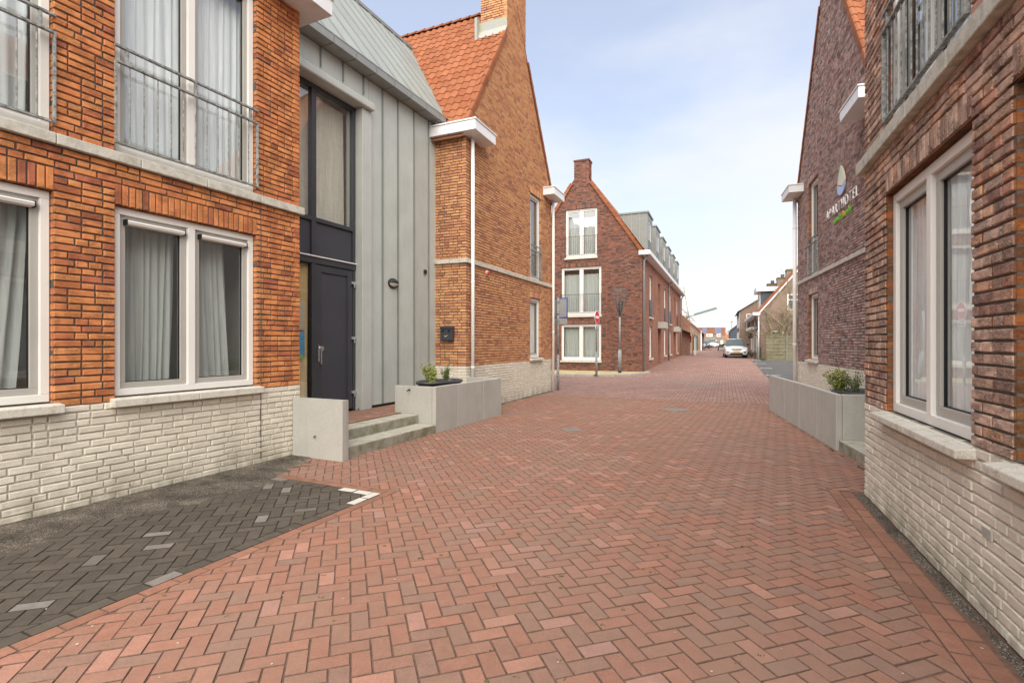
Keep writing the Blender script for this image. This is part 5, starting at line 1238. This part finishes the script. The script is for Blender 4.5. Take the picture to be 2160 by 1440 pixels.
simple_window(Plane((.1, 0), (0, 1), (-1, 0)), dv, 1.1, 3.4, 4.3, 5.6)
for x, y, z0, z1, m_ in ((2.25, .5, 5.9, 7.2, 0), (1.95, 4.0, 5.8, 7.0, 1), (1.3, 5.2, 5.2, 6.65, 1)):
    mb = MB(); mb.box(x-.42, x+.42, y-.4, y+.4, z0, z1); cmn = mb.build('chimney', 'brick_far', V)
    mb = MB(); mb.box(x-.44, x+.44, y-.42, y+.42, z1-.12, z1+.03); mb.build('moss_cap', 'moss', cmn)
    if m_: mb = MB(); mb.tube([(x, y, z1+.03), (x, y, z1+.3)], .14, 10); mb.build('chimney_pot', 'slate', cmn)
D2 = Frame(*D.w(-.9, 14.3)[:2], 22)
V2 = D2.thing('brown_row_house', 'taller brown brick row house beyond the slate dormer', 'house')
p2 = Plane((0, 0), (1, 0), (0, -1)); wall_core(p2, V2, 'wall', 0, 8, -.2, 7.5, [], ['brick_far'], t=0, gable=[(-.62, 1, 5.0), (.62, 1, 9.96)])
p21 = Plane((0, 0), (0, 1), (-1, 0)); wall_core(p21, V2, 'side_wall', 0, 12, -.2, 5.0, [], ['brick_far_side'], t=0)
mb = MB(); mb.face([(-.3, -.25, 4.85), (-.3, 12, 4.85), (4, 12, 7.55), (4, -.25, 7.55)]); mb.face([(8.3, -.25, 4.85), (8.3, 12, 4.85), (4, 12, 7.55), (4, -.25, 7.55)]); mb.build('roof', 'slate', V2)
pipe(V2, [(-.08, .02, 4.8), (-.08, .02, .3)], .06, 'galv'); simple_window(p2, V2, .55, 1.0, 3.0, 4.6, bars=0)
for y0 in (1.2, 4.5, 8): simple_window(p21, V2, y0, y0+1.2, 1.0, 2.8, .02); simple_window(p21, V2, y0, y0+1.1, 3.3, 4.6, .02)
D3 = Frame(*D.w(-1.6, 34)[:2], 22)
V3 = D3.thing('slate_roof_shed', 'low dark shed with grey roof beyond the brown row house', 'shed')
p3_ = Plane((0, 0), (1, 0), (0, -1)); wall_core(p3_, V3, 'wall', 0, 5, -.2, 5.5, [], ['slate'], t=0, gable=[(-.8, 1, 3.3), (.8, 1, 7.3)])
mb = MB(); mb.face([(-.5, -.3, 2.95), (-.5, 8, 2.95), (2.5, 8, 5.4), (2.5, -.3, 5.4)]); mb.box(0, .1, 0, 8, -.2, 3.2); mb.build('roof', 'concrete_dark', V3)
# concrete slab fence
FN = D.thing('slab_fence', 'mossy stacked concrete slab fence before the brown cottage', 'fence')
for sx, (x0, x1) in enumerate(((.28, 1.62), (1.72, 2.15))):
    for j in range(8): mb = MB(); mb.box(x0, x1, -1.56, -1.5, .15+j*.255, .15+j*.255+.232); bevel(mb.build('slab', 'timber_grey', FN), .01)
mb = MB(); mb.box(1.63, 1.71, -1.6, -1.46, .1, 2.3); mb.build('fence_post', 'concrete_dark', FN)
mb = MB(); mb.box(.26, 2.16, -1.6, -1.46, 2.195, 2.24); mb.build('moss_cap', 'moss', FN)
def bare_tree(loc, h, label, seed, spread=.55, n0=5, depth=4, r0=.07, name='bare_tree', group=None):
    rg = random.Random(seed); e = bpy.data.objects.new(name, None); COL.objects.link(e); e.location = loc; tag(e, label, 'tree', group); tk = MB(); br = MB()
    def grow(p, d, l_, r_, lev):
        pts = [p]; q = Vector(p); dd = Vector(d)
        for i in range(3): dd = (dd+Vector((rg.gauss(0, .16), rg.gauss(0, .16), rg.gauss(.05, .1)))).normalized(); q = q+dd*l_/3; pts.append(tuple(q))
        (tk if lev < 2 else br).tube(pts, r_, 6 if lev < 2 else 4, rr=[r_, r_*.86, r_*.74, r_*.6], cap=False)
        if lev < depth:
            for k in range(rg.randint(2, 4)):
                i = rg.choice((1, 2, 3, 3)); a = Vector(pts[i]); nd = (dd+Vector((rg.gauss(0, spread), rg.gauss(0, spread), rg.gauss(.1, spread*.6)))).normalized(); grow(tuple(a), nd, l_*rg.uniform(.55, .85), r_*.55, lev+1)
    for k in range(n0):
        a = rg.uniform(0, 6.28); grow((rg.gauss(0, .06), rg.gauss(0, .06), -.1), Vector((math.cos(a)*.42, math.sin(a)*.42, 1)).normalized(), h*.42*rg.uniform(.7, 1.1), r0, 0)
    tk.build('trunk', 'bark', e, True); br.build('branches', 'twig', e)
w = D.w(1.25, -.75); bare_tree((w[0], w[1], .3), 6.6, 'bare pollard-like tree behind the mossy slab fence', 21, .55, 7, 4, .13)
w = D.w(.1, -1.9); shrub((w[0], w[1], .22), .35, .2, 260, 'leaf_hedge', 'grass tuft at the foot of the slab fence', .07, 31, 'grass tuft', 'grass_tuft')
# ------------------------------------------------------------------ far left beyond the long building
N1 = Frame(*C.w(.25, 25.4)[:2], 22.6); V4 = N1.thing('low_brick_annex', 'low red-brown annex with sloping roof after the long building', 'house')
p4_ = Plane((0, 0), (1, 0), (0, -1)); wall_core(p4_, V4, 'wall', -6, .55, -.2, 7, [], ['brick_c_side'], t=0, gable=[(1, 1, 4.1)])
mb = MB(); mb.face([(.8, -.1, 3.75), (.8, 8, 3.75), (-3, 8, 7.6), (-3, -.1, 7.6)]); mb.build('roof', 'tile_brown', V4)
mb = MB(); mb.face([(-.5, -1.0, 3.0), (1.0, -1.0, 2.35), (1.0, 3, 2.35), (-.5, 3, 3.0)]); mb.box(.75, .83, -.9, -.82, 0, 2.4); mb.box(.75, .83, 2.8, 2.88, 0, 2.4); mb.build('porch', 'tile_brown', V4)
mb = MB(); pgx = Plane((.9, 0), (0, 1), (1, 0)); frame_ring(pgx, mb, .2, 2.4, .4, 2.2, 0, .06, .1); mb.build('gate', 'white_paint', V4)
N2 = Frame(34.8, 95, 23); V5 = N2.thing('orange_roof_house', 'house with bright orange tiled slope down the left side of the street', 'house')
p5_ = Plane((0, 0), (1, 0), (0, -1)); wall_core(p5_, V5, 'wall', -8, 0, -.2, 7.5, [], ['brick_far'], t=0, gable=[(.98, 1, 3.5), (-.98, 1, 11.4)])
mb = MB(); mb.face([(.5, -.3, 3.0), (.5, 12, 3.0), (-4, 12, 7.4), (-4, -.3, 7.4)]); mb.face([(-8.5, -.3, 3.0), (-8.5, 12, 3.0), (-4, 12, 7.4), (-4, -.3, 7.4)]); mb.build('roof', 'tile_far', V5)
for j in range(14): mb = MB(); a = Vector((.55-.33*j, -.35, 2.95+.325*j)); mb.box(a.x-.36, a.x, -.55, .1, a.z-.1, a.z+.3); mb.build('verge_tile', 'tile', V5)
p51 = Plane((0, 0), (0, 1), (1, 0)); wall_core(p51, V5, 'side_wall', 0, 12, -.2, 3.5, [], ['brick_far_side'], t=0)
simple_window(p5_, V5, -3.2, -2.0, 1.0, 2.6, .02); pipe(V5, [(.1, -.1, 3.3), (.1, -.1, .5)], .09, 'white_paint'); mb = MB(); mb.box(-5.2, -4.5, -.06, -.003, .8, 3.4); mb.build('shutter', 'green_paint', V5)
N3 = Frame(27.0, 73, 23); V6 = N3.thing('green_shutter_house', 'small gabled house with white trim and green doors before the orange roof', 'house')
p6_ = Plane((0, 0), (1, 0), (0, -1)); wall_core(p6_, V6, 'wall', -7, 0, -.2, 6.0, [], ['brick_far'], t=0, gable=[(.9, 1, 3.2), (-.9, 1, 9.5)])
mb = MB(); mb.face([(.4, -.3, 2.8), (.4, 9, 2.8), (-3.5, 9, 6.3), (-3.5, -.3, 6.3)]); mb.face([(-7.4, -.3, 2.8), (-7.4, 9, 2.8), (-3.5, 9, 6.3), (-3.5, -.3, 6.3)]); mb.build('roof', 'tile_far', V6)
p61 = Plane((0, 0), (0, 1), (1, 0)); wall_core(p61, V6, 'side_wall', 0, 9, -.2, 3.2, [], ['brick_far_side'], t=0)
mb = MB(); mb.box(-.1, .05, -.12, -.003, .4, 3.3); mb.build('corner_post', 'white_paint', V6); mb = MB(); mb.box(-1.2, -.5, -.08, -.003, .5, 2.6); mb.build('door', 'green_paint', V6)
N4 = Frame(44, 118, 23); V7 = N4.thing('brown_roof_barn', 'large brown-roofed house behind the orange roof', 'house')
p7_ = Plane((0, 0), (1, 0), (0, -1)); wall_core(p7_, V7, 'wall', -12, 0, -.2, 10, [], ['tile_brown'], t=0, gable=[(.62, 1, 4.0), (-.62, 1, 11.4)])
mb = MB(); mb.face([(.5, -.3, 3.7), (.5, 12, 3.7), (-6, 12, 7.8), (-6, -.3, 7.8)]); mb.build('roof', 'tile_brown', V7); mb = MB(); mb.box(-.35, 0.05, -.1, -.003, .5, 4.1); mb.build('corner_board', 'white_paint', V7)
# windmill
ML = Frame(51.6, 150, 0); ML_ = ML.thing('windmill', 'white tower windmill with green-edged lattice sails above the roofs', 'windmill')
mb = MB(); n = 12; vs = [(r_*math.cos(2*math.pi*i/n), 2.5+r_*math.sin(2*math.pi*i/n), z) for r_, z in ((3.4, 0), (2.6, 5), (2.1, 8.4)) for i in range(n)]
mb.mesh(vs, [(j*n+i, j*n+(i+1) % n, (j+1)*n+(i+1) % n, (j+1)*n+i) for j in range(2) for i in range(n)]); mb.v = [(v[0]-1.2, v[1], v[2]) for v in mb.v]; mb.build('tower', 'mill_white', ML_)
mb = MB(); mb.box(-2.6, .4, 1.0, 4.6, 8.4, 9.6); mb.box(-2.4, .2, 1.1, 4.4, 9.6, 11.0, 1); cp = bevel(mb.build('cap', ['zinc', 'mill_white'], ML_), .25)
mb = MB(); mb.tube([(0, .9, 9.3), (0, -.5, 9.3)], .35, 10); mb.build('windshaft', 'leaf_hedge', ML_)
for ang in (16.5, 100, 196.5, 280):
    a = R_(ang); d_ = Vector((math.cos(a), 0, math.sin(a))); s_ = Vector((math.sin(a), 0, -math.cos(a))); o_ = Vector((0, -.6, 9.3)); mb = MB()
    mb.tube([tuple(o_), tuple(o_+d_*8.6)], .13, 6, m=1); w0 = o_+d_*1.6
    P = [o_+d_*1.7-s_*.42, o_+d_*8.4-s_*.42, o_+d_*8.4+s_*(1.4 if ang == 100 else .2), o_+d_*1.7+s_*(1.4 if ang == 100 else .2)]; mb.mesh([tuple(p) for p in P]+[tuple(p+Vector((0, -.06, 0))) for p in P], [(0, 1, 2, 3), (4, 5, 6, 7), (0, 1, 5, 4), (2, 3, 7, 6)], 0 if ang == 100 else 1)
    for j in range(14): q = o_+d_*(1.7+j*.515); mb.tube([tuple(q), tuple(q+s_*1.75)], .035, 4)
    for j in (0.7, 1.2, 1.75): mb.tube([tuple(o_+d_*1.7+s_*j), tuple(o_+d_*8.4+s_*j)], .03, 4)
    mb.build('sail', ['canvas', 'mill_green'], ML_)
mb = MB(); mb.tube([(.3, 4, 8.9), (3.6, 6, 8.4)], .14, 6); mb.tube([(3.4, 6, 8.5), (1.2, 5, 5.0)], .1, 6); mb.build('tail_pole', 'canvas', ML_)
# far terrace across the end of the street
T = Frame(76.0, 205, 0); TT = T.thing('far_terrace', 'brick terrace with blue solar panels closing the end of the street', 'building')
pt = Plane((0, 0), (1, 0), (0, -1)); mb = MB(); pt.box(mb, -2, 9.5, -.5, 4.7, -6, 0); mb.build('wall', 'brick_far', TT); mb = MB(); pt.box(mb, -2, 9.5, 4.7, 7.9, -6, -.02); pt.box(mb, -2, 9.5, 7.9, 8.15, -6, .1, 1); mb.build('upper_storey', ['tile_brown', 'mill_white'], TT)
for x0, nx in ((.2, 2), (5.2, 3)):
    for i in range(nx):
        for j in range(2): mb = MB(); pt.box(mb, x0+i*.85, x0+i*.85+.8, 5.5+j*1.15, 6.6+j*1.15, -.02, .06); mb.build('solar_panel', 'solar', TT)
for x0, x1 in ((-1.8, .6), (1.8, 4.2), (5.9, 7.6)):
    mb = MB(); pt.box(mb, x0, x1, 4.15, 5.35, 0, .2); wb = mb.build('window_box', 'white_frame', TT); 
    for q in (.25, .65): m2 = MB(); a = x0+(x1-x0)*q; pt.box(m2, a, a+.45, 4.45, 5.1, .2, .23); m2.build('pane', 'car_glass', wb)
for x0 in (-1, 2, 5, 7.5): mb = MB(); pt.box(mb, x0, x0+1, .8, 2.8, 0, .1); mb.build('window', 'white_frame', TT)
T2 = Frame(92, 230, 0); TU = T2.thing('far_orange_house', 'far low house with orange-brown roof under bare trees', 'house')
mb = MB(); mb.box(-5, 9, 0, 6, 0, 3.4, 1); mb.face([(-5.5, -.3, 3.2), (9.5, -.3, 3.2), (9.5, 3, 5.8), (-5.5, 3, 5.8)]); mb.build('roof', ['tile_far', 'brick_far'], TU)
for i, (x, y) in enumerate(((92, 240), (98, 245), (103, 238), (107, 250))): bare_tree((x, y, .5), 8.5, ('bare tree standing left of the radio mast', 'twiggy bare tree nearest the far terrace', 'wide bare tree before the radio mast', 'tall bare tree beside the grey-roofed shed')[i], 40+i, .7, 4, 4, .3, 'distant_tree', 'bare trees at the end of the street')
e = pole_thing('radio_mast', 'thin grey radio mast rising behind the far trees', 'mast', 111.6, 260, 0); mb = MB(); mb.tube([(0, 0, 0), (0, 0, 12.2)], .14, 6); mb.box(-.5, .5, -.2, .2, 12.2, 12.8); mb.build('pole', 'galv', e)
w = (42.2, 95.0); 
for i, (x, y, r_, h_) in enumerate(((46.5, 104, 1.8, 1.9), (49.5, 110, 2.0, 2.2), (52.5, 117, 2.0, 1.8))): shrub((x, y, .55), r_, h_, 900, 'leaf_hedge', ('dark hedge bush behind the trailer', 'rounded hedge bush before the far terrace', 'low hedge bush near the grey-roofed shed')[i], .35, 60+i, 'hedge', 'hedge_bush')
# ------------------------------------------------------------------ cars
def car(x, y, rz, col, label, Lc=4.2, Wc=1.74, Hc=1.56, hood=.98, detail=True):
    e = bpy.data.objects.new('parked_car', None); COL.objects.link(e); e.location = (x, y, gz(y)); e.rotation_euler = (0, 0, R_(rz)); tag(e, label, 'car', 'cars parked along the street')
    hw = Wc/2; st = [(-.0, .80, .35, .62), (.06, .93, .25, .78), (.30, .985, .20, hood-.10), (.9, 1.0, .19, hood), (1.5, 1.0, .19, hood+.04), (2.4, 1.0, .19, hood+.06), (3.4, 1.0, .2, hood+.08), (Lc-.25, .97, .25, hood+.05), (Lc, .88, .4, hood-.05)]
    mb = MB(); rings = []
    for yy, w_, zb_, zt in st:
        a = hw*w_; rings.append([(-a*.9, yy, zb_), (-a, yy, zb_+.14), (-a*1.0, yy, (zb_+zt)/2), (-a*.985, yy, zt-.12), (-a*.9, yy, zt-.03), (-a*.5, yy, zt+.02), (0, yy, zt+.035), (a*.5, yy, zt+.02), (a*.9, yy, zt-.03), (a*.985, yy, zt-.12), (a, yy, (zb_+zt)/2), (a, yy, zb_+.14), (a*.9, yy, zb_)])
    n = 13; mb.mesh([v for r_ in rings for v in r_], [(i*n+k, i*n+(k+1) % n, (i+1)*n+(k+1) % n, (i+1)*n+k) for i in range(len(st)-1) for k in range(n)]+[tuple(range(n))[::-1], tuple((len(st)-1)*n+k for k in range(n))]); mb.build('body', col, e, True)
    cs = [(1.15, .86, hood+.03, .0), (1.95, .70, Hc-.05, 0), (2.4, .69, Hc, 0), (3.3, .68, Hc-.04, 0), (Lc-.15, .80, hood+.1, 0)]
    mb = MB(); g_ = [[(-hw*.88, yy, hood-.02 if i in (0, 4) else hood-.02), (-hw*w_, yy, z), (-hw*w_*.8, yy, z+.035), (hw*w_*.8, yy, z+.035), (hw*w_, yy, z), (hw*.88, yy, hood-.02)] for i, (yy, w_, z, _) in enumerate(cs)]
    mb.mesh([v for r_ in g_ for v in r_], [(i*6+k, i*6+k+1, (i+1)*6+k+1, (i+1)*6+k) for i in range(4) for k in range(5)], [1 if i in (0, 3) or k in (0, 4) else 0 for i in range(4) for k in range(5)]); mb.build('cabin', [col, 'car_glass'], e, False)
    for sx in (-1, 1):
        for yy in (.78, Lc-.8):
            mb = MB(); mb.tube([(sx*(hw-.22), yy, .33), (sx*(hw+.01), yy, .33)], .335, 18); wh = mb.build('wheel', 'tyre', e); mb = MB(); mb.tube([(sx*(hw+.011), yy, .33), (sx*(hw+.018), yy, .33)], .21, 14); mb.build('rim', 'steel', wh)
        mb = MB(); mb.mesh([(sx*hw*.42, -.0, .72), (sx*hw*.95, .16, .74), (sx*hw*.95, .2, .86), (sx*hw*.46, .02, .80), (sx*hw*.42, .1, .70), (sx*hw*.93, .3, .72), (sx*hw*.93, .3, .86), (sx*hw*.46, .15, .8)], [(0, 1, 2, 3), (4, 5, 6, 7), (0, 1, 5, 4), (3, 2, 6, 7), (0, 3, 7, 4), (1, 2, 6, 5)]); mb.v = [(v[0], v[1]-.02, v[2]) for v in mb.v]; mb.build('headlight', 'lamp_lens', e)
        mb = MB(); ellip(mb, (sx*(hw+.1), 1.35, hood+.12), .11, .07, .08); mb.build('wing_mirror', 'plastic', e, True)
        mb = MB(); mb.box(sx*hw*.72-.09, sx*hw*.72+.09, -.0, .1, .42, .55); mb.build('fog_lamp', 'plastic', e)
    mb = MB(); mb.box(-hw*.42, hw*.42, -.035, .05, .68, .76); mb.box(-hw*.55, hw*.55, -.03, .05, .30, .42); mb.box(-hw*.85, hw*.85, .0, .1, .20, .28); mb.build('grille', 'plastic', e)
    mb = MB(); mb.box(-.26, .26, -.045, -.036, .48, .59); mb.build('number_plate', 'plate', e)
    mb = MB(); mb.tube([(0, -.045, .80), (-.055, -.045, .72), (0, -.045, .64), (.055, -.045, .72), (0, -.045, .80)], .014, 4); mb.build('badge', 'steel', e)
car(18.55, 42.3, -20, 'car_white', 'white compact crossover with yellow plate parked by the brown cottage', Hc=1.58)
car(31.0, 85, -22, 'car_white', 'white hatchback first in the parked row on the left', Hc=1.47, Lc=4.0)
car(34.6, 92, -22, 'car_dark', 'dark blue car behind the white hatchback', Hc=1.5)
car(40.2, 103, -22, 'car_white', 'white van-like car further along the parked row', Hc=1.85, Lc=4.6, hood=1.1)
car(43.6, 110, -22, 'car_silver', 'silver car at the end of the parked row', Hc=1.45)
e = pole_thing('trailer', 'small green open trailer behind the white crossover', 'trailer', 29.2, 70, gz(70), -22)
mb = MB(); mb.box(-.85, .85, 0, 2, .45, .5); mb.box(-.85, .85, 0, .05, .5, .9); mb.box(-.85, -.8, .05, 2, .5, .9); mb.box(.8, .85, .05, 2, .5, .9); mb.build('tub', 'green_paint', e)
for sx in (-1, 1): mb = MB(); mb.tube([(sx*.86, 1, .28), (sx*1.0, 1, .28)], .28, 14); mb.build('wheel', 'tyre', e)
mb = MB(); mb.tube([(0, 0, .42), (0, -1.1, .42)], .04, 6); mb.build('drawbar', 'galv', e)
e = pole_thing('bicycle', 'parked bicycle with pale bag standing in the street', 'bicycle', 29.0, 76, gz(76), -60)
for dx in (-.53, .53): mb = MB(); mb.tube([(dx+.34*math.cos(2*math.pi*k/20), 0, .35+.34*math.sin(2*math.pi*k/20)) for k in range(21)], .022, 6); mb.build('wheel', 'tyre', e)
mb = MB(); mb.tube([(-.53, 0, .35), (-.18, 0, .82), (.4, 0, .85), (-.02, 0, .33), (-.18, 0, .82)], .02, 6); mb.tube([(-.53, 0, .35), (-.02, 0, .33)], .016, 6); mb.tube([(.53, 0, .35), (.38, 0, 1.02), (.25, .2, 1.06)], .018, 6); mb.tube([(-.18, 0, .82), (-.2, 0, .95)], .016, 6); mb.build('frame', 'plastic', e)
mb = MB(); ellip(mb, (-.2, 0, .97), .13, .07, .04); mb.build('saddle', 'black', e, True); mb = MB(); mb.box(-.75, -.35, -.2, .2, .55, .9); bevel(mb.build('pannier_bag', 'sign_white', e), .05)
e = pole_thing('letter_box', 'red letter box on a white post by the low annex', 'letter box', 17.75, 51.5, gz(51.5), -20)
mb = MB(); mb.tube([(0, 0, -.05), (0, 0, 1.2)], .06, 8); mb.build('post', 'white_paint', e); mb = MB(); mb.box(-.28, .28, -.2, .2, 1.2, 1.9); bevel(mb.build('box', 'sign_red', e), .06)

e = D.thing('hanging_basket', 'dark hanging flower basket on the facade of the brown cottage', 'flower basket')
mb = MB(); mb.tube([(-.01, 5.2, 2.5), (-.4, 5.2, 2.55)], .015, 6); mb.build('bracket', 'black', e); mb = MB(); ellip(mb, (-.4, 5.2, 2.15), .22, .22, .2, z0=-1, z1=.2); mb.build('basket', 'soil', e, True)
w = D.w(-.4, 5.2); shrub((w[0], w[1], 2.2), .3, .25, 300, 'leaf_green', 'trailing plant in the hanging flower basket', .07, 77, 'plant', 'basket_plant')
for i_, (yy, lb) in enumerate(((3.4, 'small evergreen shrub at the foot of the cottage facade'), (8.9, 'low bushy plant farther along the cottage facade'))):
    w = D.w(-.45, yy); shrub((w[0], w[1], gz(w[1])), .25, .45, 260, 'leaf_hedge', lb, .07, 80+i_, 'plant', 'facade_plant')
